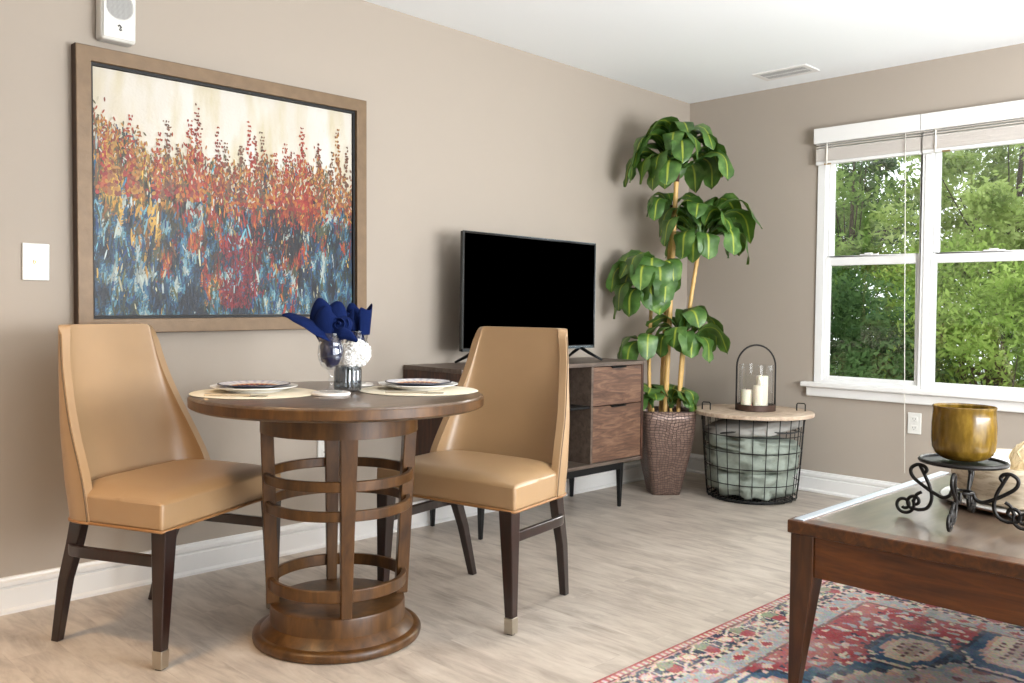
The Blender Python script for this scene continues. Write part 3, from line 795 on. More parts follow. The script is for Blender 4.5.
def fold(m, pts, widths, nrm, curl=.25, nu=14, nv=8, tw=0):
    """cloth fold: a tapering gutter-shaped strip along a path"""
    pts = [V(p) for p in pts]
    def at(t):
        f = t * (len(pts) - 1); i = min(int(f), len(pts) - 2); q = f - i
        p0 = pts[max(i - 1, 0)]; p1 = pts[i]; p2 = pts[i + 1]; p3 = pts[min(i + 2, len(pts) - 1)]
        p = .5 * ((2 * p1) + (p2 - p0) * q + (2 * p0 - 5 * p1 + 4 * p2 - p3) * q * q + (3 * p1 - p0 - 3 * p2 + p3) * q ** 3)
        wd = widths[i] * (1 - q) + widths[i + 1] * q
        return p, wd
    def fn(u, v):
        p, wd = at(v); p2, _ = at(min(1, v + .02)); p1, _ = at(max(0, v - .02))
        t = (p2 - p1).normalized(); n = V(nrm); n = (n - t * n.dot(t)).normalized(); s = t.cross(n)
        a = (2 * u - 1) * 1.35 + tw * (v - .5)
        p = p + n * .007 * noise.noise(p * 45) + s * .006 * noise.noise(p * 38 + V((7, 0, 0)))
        return p + s * wd * 1.35 * math.sin(a) + n * wd * (math.cos(a) - .6) * curl * 3
    m.grid(fn, nu, nv)
def loc(x, y, z): return lambda r, f, u: V((x, y, z)) + RX * r + TC * f + UP * u
def napkin1():
    L = loc(G1[0], G1[1], TZ + .0103 + .18)
    m = MB()
    # long wing to the left
    fold(m, [L(.0, .0, -.02), L(-.04, .01, .012), L(-.085, .012, .04), L(-.125, .012, .055), L(-.148, .01, .058)], [.030, .040, .036, .024, .008], UP, .3)
    # tall peaks
    fold(m, [L(-.012, -.005, -.02), L(-.026, .004, .03), L(-.032, .004, .075), L(-.038, .0, .112)], [.022, .034, .028, .004], TC, .3)
    fold(m, [L(.01, -.012, -.02), L(.008, -.004, .03), L(.012, -.008, .075), L(.018, -.01, .102)], [.02, .034, .026, .006], TC, .3)
    fold(m, [L(-.01, .012, -.02), L(-.012, .024, .02), L(-.016, .028, .056), L(-.012, .02, .086)], [.02, .03, .026, .006], TC, .35)
    # rolled rosette
    def spiral(u, v):
        a = v * 4.2 * PI; r = .007 + .0245 * v
        p = L(.028 + r * math.cos(a) * 1.0, .034, .030 + r * math.sin(a) * .95)
        return p + TC * (-.034 + .044 * u - .02 * v) 
    m.grid(spiral, 5, 60)
    # tail to the lower right
    fold(m, [L(.012, .02, .0), L(.035, .034, .004), L(.062, .038, -.008), L(.088, .036, -.020)], [.020, .016, .011, .004], TC, .35)
    fold(m, [L(.0, .012, -.02), L(.020, .020, .01), L(.044, .016, .036), L(.052, .004, .052)], [.022, .026, .022, .01], TC, .3)
    o = m.build('napkin', M['napkin'], smooth=True, mods=[('SOLIDIFY', dict(thickness=.0025)), ('SUBSURF', dict(levels=1, render_levels=1))])
    tag(o, 'navy blue napkin fanned out of the front goblet with a long point to the left', 'napkin', 'navy blue cloth napkins')
    b = MB().blob((0, 0, 0), (.0335, .0335, .052), 18, .2, 3.2, 2); 
    q = b.build('tucked_cloth', M['napkin'], o, smooth=True); q.location = (G1[0], G1[1], TZ + .0103 + .128)
napkin1()
def napkin2():
    L = loc(G2[0], G2[1], TZ + .0103 + .18)
    m = MB()
    def band(u, v):
        a = PI * 1.5 + (u - .5) * 2 * PI * .93 + PI
        r = .036 + .008 * v
        return L(.008 + r * 1.08 * math.cos(a), -r * math.sin(a), -.012 + .085 * v + .016 * math.cos(a) * v + .012 * math.sin(3 * a) * v)
    m.grid(band, 30, 8)
    fold(m, [L(-.0, .0, -.02), L(-.006, -.008, .03), L(-.014, -.01, .07), L(-.02, -.01, .10)], [.02, .028, .02, .005], TC, .3)
    fold(m, [L(.01, -.01, 0), L(-.02, -.016, .05), L(-.05, -.012, .075)], [.02, .022, .008], UP, .3)
    o = m.build('napkin', M['napkin'], smooth=True, mods=[('SOLIDIFY', dict(thickness=.0025)), ('SUBSURF', dict(levels=1, render_levels=1))])
    tag(o, 'navy blue napkin rolled into the rear goblet behind the white flowers', 'napkin', 'navy blue cloth napkins')
    q = MB().blob((0, 0, 0), (.0335, .0335, .052), 18, .2, 3.2, 5).build('tucked_cloth', M['napkin'], o, smooth=True); q.location = (G2[0], G2[1], TZ + .0103 + .128)
napkin2()
VZ = (-3.334, -.912)
tag(MB().lathe([(0, 0), (.040, 0), (.0425, .003), (.0435, .02), (.0435, .07), (.041, .078), (.039, .083), (.036, .083), (.038, .076), (.040, .068), (.040, .012), (0, .010)], 96, (*VZ, TZ), rib=.022, ribn=24).build('ribbed_vase', M['vase'], smooth='auto'), 'small ribbed smoke-grey glass vase with white flowers', 'vase')
def flower(dx, df, z, r, seed, label):
    t = thing('white_flower', label, 'flower', (VZ[0], VZ[1], TZ + .012), 0, 'white blossoms in the ribbed vase')
    c = RX * dx + TC * df + UP * (z - TZ - .012)
    MB().tube([(0, 0, 0), c * .5 + UP * .01, c], .0022, 6).build('stem', M['stem'], t, smooth=True)
    m = MB(); rnd = random.Random(seed)
    for k in range(150):
        q = 1 - 2 * (k + .5) / 150; a = k * 2.39996; s = math.sqrt(1 - q * q)
        d = V((s * math.cos(a), s * math.sin(a), q)); e1 = d.orthogonal().normalized(); e1.rotate(Matrix.Rotation(rnd.random() * 6.28, 3, d)); e2 = d.cross(e1)
        p = c + d * r * rnd.uniform(.72, .88); w = r * .26
        m.add([p - e1 * w * .5, p + d * w * .5 - e2 * w * .8, p + d * w * 1.0, p + d * w * .5 + e2 * w * .8, p + e1 * w * .8 + d * w * .9], [(0, 1, 2, 3), (1, 4, 2)])
    m.blob(c, (r * .8, r * .8, r * .8), 8)
    m.build('blossom', M['petal'], t)
flower(.030, .004, .905, .043, 1, 'larger round white blossom at the right of the ribbed vase')
flower(-.004, -.012, .902, .036, 2, 'white blossom at the left of the ribbed vase, behind the goblet')
flower(.012, .022, .890, .030, 3, 'smaller white blossom at the front of the ribbed vase')

# ------------------------------------------------------------------ tv console
t = thing('tv_console', 'walnut media console with drawers and open shelves on black legs', 'console', (-1.715, -.215, 0))
CW = .675; D0, D1 = -.205, .205; ZB, ZT = .246, .787
m = MB().box((-CW, D0, ZT - .02), (CW, D1, ZT)).box((-CW + .018, D0, ZB), (CW - .018, D1, ZB + .018))
m.build('top_and_bottom', M['walnut_grey'], t, bevel=.0015)
for s in (-1, 1):
    MB().box((s * CW - (.018 if s > 0 else 0), D0, ZB), (s * CW + (.018 if s < 0 else 0), D1, ZT - .02)).build('side_panel', M['walnut_side'], t, bevel=.001)
DV = .235
for s in (-1, 1):
    MB().box((s * DV - .008, D0 + .002, ZB + .018), (s * DV + .008, D1 - .012, ZT - .02)).build('divider', M['walnut_grey'], t)
MB().box((-CW + .018, D1 - .012, ZB + .018), (CW - .018, D1 - .004, ZT - .02)).build('back_panel', M['console_inner_shade'], t)
MB().box((-DV + .008, D0 + .01, .552), (DV - .008, D1 - .012, .564)).build('shelf', M['black'], t)
for s in (-1, 1):
    xa, xb = sorted((s * (DV + .010), s * (CW - .020)))
    for za, zb in ((.562, .763), (.268, .557)):
        d = MB().box((xa, D0 + .003, za), (xb, D0 + .021, zb)).build('drawer', M['walnut'], t, bevel=.0012)
        MB().box(((xa + xb) / 2 - .06, D0 - .006, zb - .004), ((xa + xb) / 2 + .06, D0 + .010, zb + .0015)).box(((xa + xb) / 2 - .06, D0 - .006, zb - .008), ((xa + xb) / 2 + .06, D0 - .0035, zb)).build('drawer_pull', M['black'], d)
m = MB().box((-.53, D0 + .02, ZB - .04), (.53, D0 + .045, ZB)).box((-.53, D1 - .05, ZB - .04), (.53, D1 - .025, ZB)).box((-.53, D0 + .045, ZB - .04), (-.505, D1 - .05, ZB)).box((.505, D0 + .045, ZB - .04), (.53, D1 - .05, ZB))
m.build('base_frame', M['black'], t, bevel=.002)
for sx in (-1, 1):
    for y in (D0 + .033, D1 - .038):
        MB().taper((sx * .515 + sx * 0, y), (sx * .515, y), .0085, .016, 0, ZB).build('leg', M['black'], t, bevel=.003)

# ------------------------------------------------------------------ television
t = thing('television', 'flat black television on two splayed feet on the walnut console', 'television', (-1.71, -.2, .7875))
tw = .49; z0, z1 = .066, .638
MB().box((-tw, -.012, z0), (tw, .012, z1)).build('bezel', M['gloss_black'], t, bevel=.004)
MB().box((-tw + .009, -.0128, z0 + .016), (tw - .009, -.0115, z1 - .009)).build('screen', M['screen'], t)
m = MB().box((-tw - .0008, -.0135, z1 - .003), (tw + .0008, -.006, z1 + .001)).box((-tw - .001, -.0135, z0 - .001), (-tw + .003, -.006, z1)).box((tw - .003, -.0135, z0 - .001), (tw + .001, -.006, z1)).box((-tw - .001, -.0135, z0 - .001), (tw + .001, -.006, z0 + .012))
m.build('trim_edge', M['tv_edge'], t)
MB().box((-.36, .012, z0 + .03), (.36, .05, z0 + .33)).build('rear_housing', M['gloss_black'], t, bevel=.012)
for s in (-1, 1):
    x = s * .385
    m = MB()
    for dy, dx in ((-.13, s * .03), (.12, s * .03)):
        m.tube([(x, 0, z0 + .004), (x + dx * .3, dy * .45, z0 * .62), (x + dx, dy, .006)], [.010, .009, .006], 8)
        m.tube([(x, 0, z0 + .004), (x, 0, z0 + .03)], .010, 8)
    m.build('foot', M['black'], t, smooth=True)

# ------------------------------------------------------------------ potted plant
PX, PY = -.707, -.328
t = thing('potted_plant', 'tall dracaena-like plant on bamboo canes in a textured bronze planter', 'plant', (PX, PY, 0))
pot_rz = math.radians(-45 + 6)
def pot():
    m = MB(); m.uv = []
    n = 64; prof = [(.083, 0), (.087, .02), (.108, .12), (.134, .25), (.151, .36), (.157, .44), (.158, .488), (.149, .490), (.146, .47), (.140, .43)]
    s = 0; last = None
    for r, z in prof:
        if last: s += math.hypot(r - last[0], z - last[1])
        last = (r, z)
        for k in range(n + 1):
            a = 2 * PI * k / n; c, q = math.cos(a), math.sin(a)
            sup = (abs(c) ** 7 + abs(q) ** 7) ** (-1 / 7)
            x, y = r * sup * c, r * sup * q; cr, sr = math.cos(pot_rz), math.sin(pot_rz)
            m.v.append((x * cr - y * sr, x * sr + y * cr, z)); m.uv.append((k / n * 1.15, s))
    for j in range(len(prof) - 1):
        for k in range(n):
            a = j * (n + 1) + k; m.f.append((a, a + 1, a + n + 2, a + n + 1))
    m.f.append(tuple(range(n))[::-1])
    m.build('planter', M['croc'], t, smooth=True)
pot()
MB().lathe([(0, .445), (.08, .45), (.142, .44), (.142, .43), (0, .43)], 24).build('soil', M['soil'], t, smooth=True)
rnd = random.Random(5)
def leaf(m, base, az, e0, e1, L, W, straight=.38, roll=0.0, ns=14):
    """az measured in view frame: 0 = screen right, 90 = away from viewer"""
    d = RX * math.cos(az) - TC * math.sin(az); side0 = UP.cross(d).normalized()
    p = V(base); pts = []; e = e0; n = ns
    for i in range(n + 1):
        s = i / n
        q = max(0, min(1, (s - straight * .75) / .48)); q = q * q * (3 - 2 * q) * .9 + q * .1
        e = e0 + (e1 - e0) * q
        t_ = d * math.cos(e) + UP * math.sin(e); nn = (UP * math.cos(e) - d * math.sin(e))
        pts.append((p.copy(), t_, nn)); p = p + t_ * (L / n)
    o = len(m.v); nv = 6
    wob = rnd.uniform(0, 9)
    for i, (p, t_, nn) in enumerate(pts):
        s = i / n
        q = max(0, (s - .25) / .75)
        w = W * (.5 * (max(0, math.sin(PI * min(1, q ** 1.0))) ** .42)) if q > 0 else 0
        w = max(w, .0045 if s < .9 else .001)
        rr = roll * s; sd = side0 * math.cos(rr) + nn * math.sin(rr); n2 = nn * math.cos(rr) - side0 * math.sin(rr)
        for j in range(nv + 1):
            c = 2 * j / nv - 1
            rip = .07 * W * math.sin(i * 1.35 + wob + (2 if c > 0 else 0)) * abs(c) ** 2
            m.v.append(tuple(p + sd * c * w + n2 * (w * (.16 * abs(c) - .22 * c * c) + rip)))
            m.uv.append((j / nv, s))
    for i in range(n):
        for j in range(nv):
            a = o + i * (nv + 1) + j; m.f.append((a, a + 1, a + nv + 2, a + nv + 1))
def R(a): return math.radians(a)
def L3(r, f, z): return RX * r + TC * f + UP * z   # local to plant
def cane(pts, r, top, leaves, bark=.06):
    pts = [V(p) for p in pts]
    # dense centreline with bamboo joints
    P = []; Rr = []; N = 90
    for i in range(N + 1):
        f = i / N * (len(pts) - 1); k = min(int(f), len(pts) - 2); q = f - k
        P.append(pts[k].lerp(pts[k + 1], q)); Rr.append(r * (1 - .15 * i / N) * (1.13 if i % 9 == 5 else 1))
    c = MB().tube(P, Rr, 12).build('cane', M['cane'], t, smooth=True)
    if bark:
        d = (P[-1] - P[-2]).normalized()
        MB().tube([P[-1] - d * bark, P[-1] - d * bark * .5, P[-1] + d * .02], [r * 1.05, r * 1.15, r * .9], 12).build('growing_tip', M['bark'], c, smooth=True)
    m = MB(); m.uv = []
    for lf in leaves: leaf(m, P[-1], lf[0], lf[1], lf[2], lf[3] * 1.0, lf[4] * 1.16, lf[5] * .9, rnd.uniform(-.7, .7))
    for lf in leaves[::2]: leaf(m, P[-1], lf[0] + .33, lf[1] - .25, lf[2] - .05, lf[3] * .9, lf[4] * 1.14, lf[5] * .85, rnd.uniform(-.7, .7))
    m.build('foliage', M['leaf'], c, smooth=True)
    return c
# (az, e0, e1, L, W, straight, dz)
A = []
for k, (az, e0, e1, L, W, st) in enumerate([
    (R(170), R(80), R(-72), .50, .12, .5), (R(205), R(84), R(-60), .50, .12, .52), (R(250), R(76), R(-80), .43, .11, .45), (R(300), R(74), R(-78), .42, .125, .42),
    (R(340), R(78), R(-72), .48, .12, .5), (R(20), R(74), R(-76), .52, .12, .45), (R(60), R(80), R(-60), .50, .12, .5), (R(110), R(84), R(-66), .48, .12, .5),
    (R(140), R(68), R(-74), .50, .12, .45), (R(190), R(60), R(-80), .50, .12, .42), (R(225), R(40), R(-78), .36, .13, .35), (R(182), R(36), R(-84), .44, .14, .42),
    (R(200), R(30), R(-86), .38, .14, .4), (R(160), R(30), R(-82), .46, .13, .45), (R(5), R(45), R(-86), .46, .13, .45), (R(345), R(30), R(-88), .44, .14, .5),
    (R(35), R(40), R(-80), .44, .13, .45), (R(280), R(88), R(-50), .44, .11, .55), (R(80), R(50), R(-80), .4, .12, .4), (R(268), R(60), R(-70), .40, .12, .4)]):
    A.append((az, e0, e1, L, W, st))
cane([L3(0, .02, .43), L3(.02, .02, 1.1), L3(.045, .02, 1.87)], .0155, None, A)
cane([L3(-.012, -.045, .43), L3(-.005, -.04, .8), L3(.012, -.035, 1.24), L3(.03, -.03, 1.66)], .014, None, [(R(200), R(50), R(-80), .30, .09, .3), (R(20), R(50), R(-80), .3, .09, .3), (R(100), R(60), R(-70), .3, .09, .3)], .03)
B = [(R(180), R(62), R(-80), .46, .12, .42), (R(205), R(80), R(-66), .42, .12, .5), (R(150), R(40), R(-84), .36, .13, .38), (R(345), R(62), R(-60), .56, .12, .42),
     (R(5), R(48), R(-80), .50, .13, .45), (R(325), R(34), R(-86), .36, .14, .35), (R(20), R(70), R(-70), .50, .12, .5), (R(60), R(80), R(-70), .44, .12, .5),
     (R(110), R(72), R(-76), .42, .12, .45), (R(250), R(80), R(-60), .38, .11, .5), (R(225), R(30), R(-88), .32, .12, .3), (R(275), R(22), R(-88), .30, .12, .3),
     (R(310), R(70), R(-74), .40, .12, .4), (R(0), R(20), R(-86), .44, .14, .42), (R(90), R(40), R(-80), .38, .12, .4), (R(30), R(30), R(-88), .38, .13, .4)]
cane([L3(.075, .02, .43), L3(.10, .02, .8), L3(.14, .03, 1.15), L3(.185, .03, 1.47)], .0125, None, B, .07)
Cc = [(R(185), R(80), R(-60), .42, .12, .5), (R(215), R(84), R(-88), .42, .13, .5), (R(260), R(80), R(-86), .40, .13, .45), (R(170), R(50), R(-84), .42, .13, .45),
      (R(240), R(50), R(-92), .33, .14, .32), (R(290), R(48), R(-92), .33, .14, .32), (R(200), R(24), R(-88), .36, .13, .38), (R(180), R(10), R(-88), .36, .13, .36),
      (R(265), R(20), R(-90), .27, .13, .3), (R(310), R(72), R(-80), .38, .12, .45), (R(120), R(70), R(-70), .38, .12, .45), (R(30), R(60), R(-80), .33, .11, .4), (R(225), R(66), R(-86), .44, .12, .5)]
cane([L3(-.085, .0, .43), L3(-.095, .0, .8), L3(-.085, .0, 1.17)], .0115, None, Cc, 0)
Dd = [(R(190), R(50), R(-84), .32, .12, .35), (R(345), R(40), R(-70), .38, .13, .38), (R(10), R(56), R(-88), .42, .12, .42), (R(320), R(26), R(-88), .30, .13, .34),
      (R(240), R(60), R(-78), .28, .12, .35), (R(280), R(40), R(-90), .28, .13, .32), (R(60), R(76), R(-30), .36, .12, .45), (R(20), R(84), R(-50), .38, .11, .5), (R(160), R(70), R(-30), .32, .11, .4), (R(300), R(84), R(-70), .36, .12, .5)]
cane([L3(.07, .05, .43), L3(.075, .06, .62), L3(.085, .07, .87)], .012, None, Dd, 0)
E_ = [(R(200), R(70), R(-60), .30, .12, .3), (R(170), R(80), R(-40), .28, .11, .35), (R(340), R(60), R(-86), .30, .12, .35), (R(10), R(50), R(-80), .28, .12, .35), (R(250), R(80), R(-20), .24, .10, .35), (R(60), R(70), R(-50), .30, .11, .35), (R(120), R(70), R(-50), .3, .11, .35), (R(300), R(76), R(-50), .24, .09, .35)]
cane([L3(.03, .05, .43), L3(.03, .055, .47), L3(.025, .055, .50)], .010, None, E_[2:4] + E_[5:], 0)
cane([L3(-.075, .04, .43), L3(-.075, .045, .47), L3(-.075, .045, .50)], .010, None, E_[:2] + E_[4:5], 0)
# a single long leaf hanging from the left cane
cane([L3(-.088, .02, .43), L3(-.098, .02, .7), L3(-.092, .03, .86)], .007, None, [(R(190), R(30), R(-80), .34, .11, .25), (R(255), R(40), R(-84), .30, .10, .3)], 0)

# ------------------------------------------------------------------ basket side table
BX, BY = -.425, -.742
t = thing('basket_table', 'black wire basket with a pale wooden lid between planter and window', 'side table', (BX, BY, 0))
m = MB(); nb = 24
def br(z): return .245 + .04 * (max(0, z) / .475) ** .7
for k in range(nb):
    a = 2 * PI * k / nb
    pts = [(br(z) * math.cos(a), br(z) * math.sin(a), z) for z in (.008, .06, .15, .28, .40, .475)]
    pts = [(.225 * math.cos(a), .225 * math.sin(a), .006)] + pts
    m.tube(pts, .0026, 6)
for z, r in ((.475, .0045), (.375, .0026), (.285, .0026), (.195, .0026), (.105, .0026), (.018, .0045)):
    m.tube(circ(br(z), z, 56), r, 6, closed=True)
m.tube(circ(.228, .006, 48), .004, 6, closed=True)
for k in range(-6, 7):
    x = k * .035; y = math.sqrt(.228 ** 2 - x * x)
    m.tube([(x, -y, .005), (x, y, .005)], .002, 5); m.tube([(-y, x, .005), (y, x, .005)], .002, 5)
m.build('wire_basket', M['wire'], t, smooth=True)
MB().lathe([(0, .477), (.33, .477), (.336, .48), (.336, .496), (.333, .499), (0, .499)], 72).build('lid', M['lid'], t, smooth='auto')
for s in (-1, 1):
    c = RX * (s * .272 + .004); e = TC * .0
    pts = [c - RX * 0 - TC * .024 + UP * .44, c - TC * .024 + UP * .535, c - TC * .018 + UP * .542, c + TC * .018 + UP * .542, c + TC * .024 + UP * .535, c + TC * .024 + UP * .44]
    pts2 = []
    rot = Matrix.Rotation(R(58), 3, 'Z')
    for p in pts:
        q = p - c; q.rotate(rot); pts2.append(c + q)
    MB().tube(pts2, .0035, 6).build('handle', M['wire'], t, smooth=True)
def cushion(z, h, r, mat, label, cat, seed, pipe=None, amp=.1, off=(0, 0), name='throw_blanket', sq=.75, grp=None):
    m = MB().blob((0, 0, 0), (r, r * .96, h), 22, amp, 2.6, seed, sq)
    # wrinkles
    vv = []
    for p in m.v:
        n = noise.noise(V(p) * 11 + V((seed * 3, 0, 0))) * .030 + noise.noise(V(p) * 34) * .007
        n += -.020 * (1 - abs(noise.noise(V(p) * 9 + V((0, seed * 2, 0)))) * 2.2) ** 4
        q = V(p); l = math.hypot(q.x, q.y)
        k = 1 + n / max(.05, q.length)
        q = q * k
        l = math.hypot(q.x, q.y); lim = br(z + q.z) - .006 - math.hypot(*off)
        if l > lim: q.x *= lim / l; q.y *= lim / l
        vv.append(tuple(q))
    m.v = vv
    o = m.build(name, mat, smooth=True)
    o.location = (BX + off[0], BY + off[1], z); tag(o, label, cat, grp)
    if pipe:
        pts = [(lim_ * math.cos(a) * .96, lim_ * math.sin(a) * .96, h * -.35 + .022 * math.sin(2 * a + 1)) for a, lim_ in [(2 * PI * k / 40, min(r * 1.0, br(z) - .012)) for k in range(40)]]
        MB().tube(pts, .005, 6, closed=True).build('piping', pipe, o, smooth=True)
    return o
cushion(.100, .092, .235, M['green_fab'], 'sage green throw at the bottom of the wire basket', 'blanket', 3, amp=.25, grp='sage throws in the wire basket')
cushion(.235, .085, .262, M['green_fab'], 'sage green throw in the middle of the wire basket', 'blanket', 8, amp=.28, off=(.004, .004), grp='sage throws in the wire basket')
o = cushion(.318, .054, .262, M['green_fab'], 'sage green throw just under the grey cushion in the basket', 'blanket', 12, amp=.3, grp='sage throws in the wire basket')
o.rotation_euler = (R(5), R(4), 0)
o = cushion(.412, .046, .262, M['grey_fab'], 'grey cushion with dark piping under the basket lid', 'cushion', 5, M['dk_pipe'], .12, name='throw_pillow')
o.rotation_euler = (R(-4), R(-5), 0)

# lantern + candles
t = thing('candle_lantern', 'glass lantern with rust-brown base and tall arched handle on the basket lid', 'lantern', (BX + .010, BY - .010, .4995))
MB().lathe([(0, 0), (.108, 0), (.112, .002), (.112, .034), (.109, .036), (.1, .036), (.1, .02), (0, .02)], 48).build('base', M['rust'], t, smooth='auto')
MB().lathe([(.094, .0205), (.0965, .0205), (.0965, .262), (.094, .262)], 64, closed=True).build('glass_cylinder', M['glass'], t, smooth='auto')
pts = []
for s in [-1]:
    pts.append(-RX * .111 + UP * .004)
pts += [-RX * .111 + UP * z for z in (.1, .2, .25)]
pts += [RX * (-.111 * math.cos(a)) + UP * (.25 + .124 * math.sin(a)) for a in [PI * k / 18 for k in range(1, 18)]]
pts += [RX * .111 + UP * z for z in (.25, .2, .1, .004)]
MB().tube(pts, .0052, 8, up=TC).build('handle', M['iron'], t, smooth=True)
def candle(dx, df, r, h, label):
    p = V((BX + .010, BY - .010, .5200)) + RX * dx + TC * df
    t = thing('pillar_candle', label, 'candle', p, 0, 'ivory candles in the lantern')
    MB().lathe([(0, 0), (r, 0), (r, h - .004), (r - .003, h), (r * .7, h - .002), (0, h - .004)], 32).build('wax', M['candle'], t, smooth='auto')
    MB().tube([(0, 0, h - .004), (.001, 0, h + .008)], .0012, 6).build('wick', M['wick'], t)
candle(.044, -.030, .034, .175, 'tallest ivory pillar candle inside the lantern')
candle(.006, .044, .031, .125, 'middle-height ivory candle at the front of the lantern')
candle(-.054, .004, .031, .098, 'shortest ivory candle at the left inside the lantern')

# ------------------------------------------------------------------ rug
def rug():
    x1, y1 = -1.575, -1.752; Lx, Ly = 2.42, 1.56; h = .008
    s = .0062; NX = int(Lx / s); NY = int(Ly / s)
    rnd = random.Random(3)
    red = (150, 56, 62); red2 = (168, 88, 86); navy = (38, 46, 64); blue = (48, 78, 100); grey = (164, 166, 164); cream = (206, 190, 170); pink = (196, 150, 136); green = (126, 134, 108); dk = (40, 40, 50)
    def nz(a, b, k=0): return noise.noise(V((a, b, k)))
    def inhex(a, b, w, hh): return abs(a) / w + abs(b) / hh
    def color(a, b):
        # a along length from the visible far end, b from the visible long edge
        e = min(a, b, Lx - a, Ly - b)
        al = a if (b <= a and b <= Lx - a) or (Ly - b < a and Ly - b < Lx - a) else b   # running coord
        run = a if min(b, Ly - b) < min(a, Lx - a) else b
        if e < .012: return (150, 66, 62)
        if e < .026: return cream if (int(run / .012) % 2) else red2
        if e < .034: return (96, 50, 52)
        if e < .135:
            # navy band with cream and red angular motifs
            v = (e - .034) / .101; u = (run / .21) % 1
            if v < .06 or v > .94: return pink
            k = abs(v - .5) * 2; d = abs(u - .5) * 2
            if (u - .5) ** 2 * 9 + (v - .5) ** 2 * 3 < .10: return cream
            if (u - .5) ** 2 * 9 + (v - .5) ** 2 * 3 < .17: return red2
            if abs(k - d) < .10: return cream
            if u < .12 or u > .88: return green if v < .5 else red
            if nz(run * 60, e * 60, 4) > .18: return pink if nz(run * 25, e * 25, 5) > 0 else green
            if abs(math.sin(run * 90)) < .25 and .2 < v < .8: return cream
            return navy
        if e < .150: return cream if int(run / .02) % 2 else dk
        if e < .235:
            v = (e - .15) / .085; u = (run / .16) % 1
            if (abs(u - .5) * 1.6 + abs(v - .5)) < .26: return red
            if (abs(u - .5) * 1.6 + abs(v - .5)) < .34: return cream
            if nz(run * 45, e * 45, 9) > .25: return pink
            if nz(run * 30, e * 30, 2) > .35: return red2
            return (150, 158, 160)
        if e < .246: return (110, 78, 78)
        # field
        A_, B_ = a - Lx / 2, b - Ly / 2
        def medal(ca, cb, w, hh, core=True):
            q = inhex(A_ - ca, B_ - cb, w, hh)
            return q
        step = lambda q, n: math.floor(q * n) / n
        c = red if nz(a * 3, b * 3, 1) > -.08 else red2
        if nz(a * 34, b * 34, 7) > .30: c = cream
        elif nz(a * 30, b * 30, 17) > .30: c = (150, 158, 160)
        elif nz(a * 36, b * 30, 27) > .42: c = navy
        # large central lozenge
        q = abs(step(A_, 30)) / 1.00 + abs(step(B_, 30)) / .56
        if q < 1: c = blue if q > .90 else navy if q > .87 else cream if q > .84 else ((158, 152, 148) if nz(a * 18, b * 18, 33) > -.1 else (128, 142, 146))
        if q < .84:
            if nz(a * 24, b * 24, 37) > .3: c = pink
            elif nz(a * 20, b * 20, 39) > .36: c = (104, 60, 66)
        # stars / gabled hexagons along axes
        for ca, cb, w in ((.86, 0, .26), (-.86, 0, .26), (.62, .26, .17), (.62, -.26, .17), (-.62, .26, .17), (-.62, -.26, .17), (.0, .42, .18), (0, -.42, .18)):
            da, db = abs(step(A_ - ca, 60)), abs(step(B_ - cb, 60))
            q = max(da / w, db / (w * .62), (da / w + db / (w * .62)) * .66)
            if q < 1: c = navy if q > .92 else cream if q > .86 else (44, 74, 104) if q > .66 else pink if q > .60 else cream if q > .3 else (172, 150, 138)
            if q < .42 and ((int(da * 90) + int(db * 90)) % 3 == 0): c = (96, 66, 72)
        for ca, cb in ((.3, .0), (-.3, 0), (0, .16), (0, -.16)):
            rr = math.hypot((A_ - ca), (B_ - cb) * 1.15)
            if rr < .11: c = (176, 176, 172) if rr > .095 else red if rr < .05 else cream if rr < .06 else blue if rr < .075 else (150, 160, 160)
        return c
    m = MB(); m.col = []
    for j in range(NY + 1):
        for i in range(NX + 1):
            a, b = i / NX * Lx, j / NY * Ly
            wa = a + .007 * nz(a * 9, b * 9, 50) + .007 * nz(a * 40, b * 40, 51); wb = b + .007 * nz(a * 9, b * 9, 60) + .007 * nz(a * 40, b * 40, 61)
            ed = min(a, b, Lx - a, Ly - b)
            if ed < .03: wa, wb = a, b
            c = color(wa, wb)
            f = .5 + .5 * nz(a * 7, b * 7, 70); g = rnd.uniform(-.12, .12) + .10 * nz(a * 60, b * 60, 80)
            f = max(.10, min(.55, (f - .22) * .8)) + max(0, g) + .30 * max(0, nz(a * 28, b * 28, 90))
            c = tuple(c[k] * (1 - f) + (176, 168, 164)[k] * f for k in range(3))
            c = tuple(max(0, min(255, x * (1 + rnd.uniform(-.10, .10)))) for x in c)
            m.v.append((x1 - a, y1 - b, h)); m.col.append(lin(c))
    for j in range(NY):
        for i in range(NX):
            k = j * (NX + 1) + i; m.f.append((k, k + NX + 1, k + NX + 2, k + 1))
    # sides
    W = NX + 1
    def skirt(idx):
        o = len(m.v)
        for q in idx:
            x, y, z = m.v[q]; m.v.append((x, y, .0005)); m.col.append(m.col[q])
        for q in range(len(idx) - 1): m.f.append((idx[q], idx[q + 1], o + q + 1, o + q))
    skirt(list(range(W))); skirt([NY * W + i for i in range(W)]); skirt([j * W for j in range(NY + 1)]); skirt([j * W + NX for j in range(NY + 1)])
    o = m.build('area_rug', M['rug'])
    tag(o, 'faded red and blue patterned rug under the coffee table', 'rug')
rug()

# ------------------------------------------------------------------ coffee table
CZ = .48
t = thing('coffee_table', 'dark wood coffee table with metal-edged inset top standing on the rug', 'table', (-2.722, -2.142, 0), math.radians(-.6))
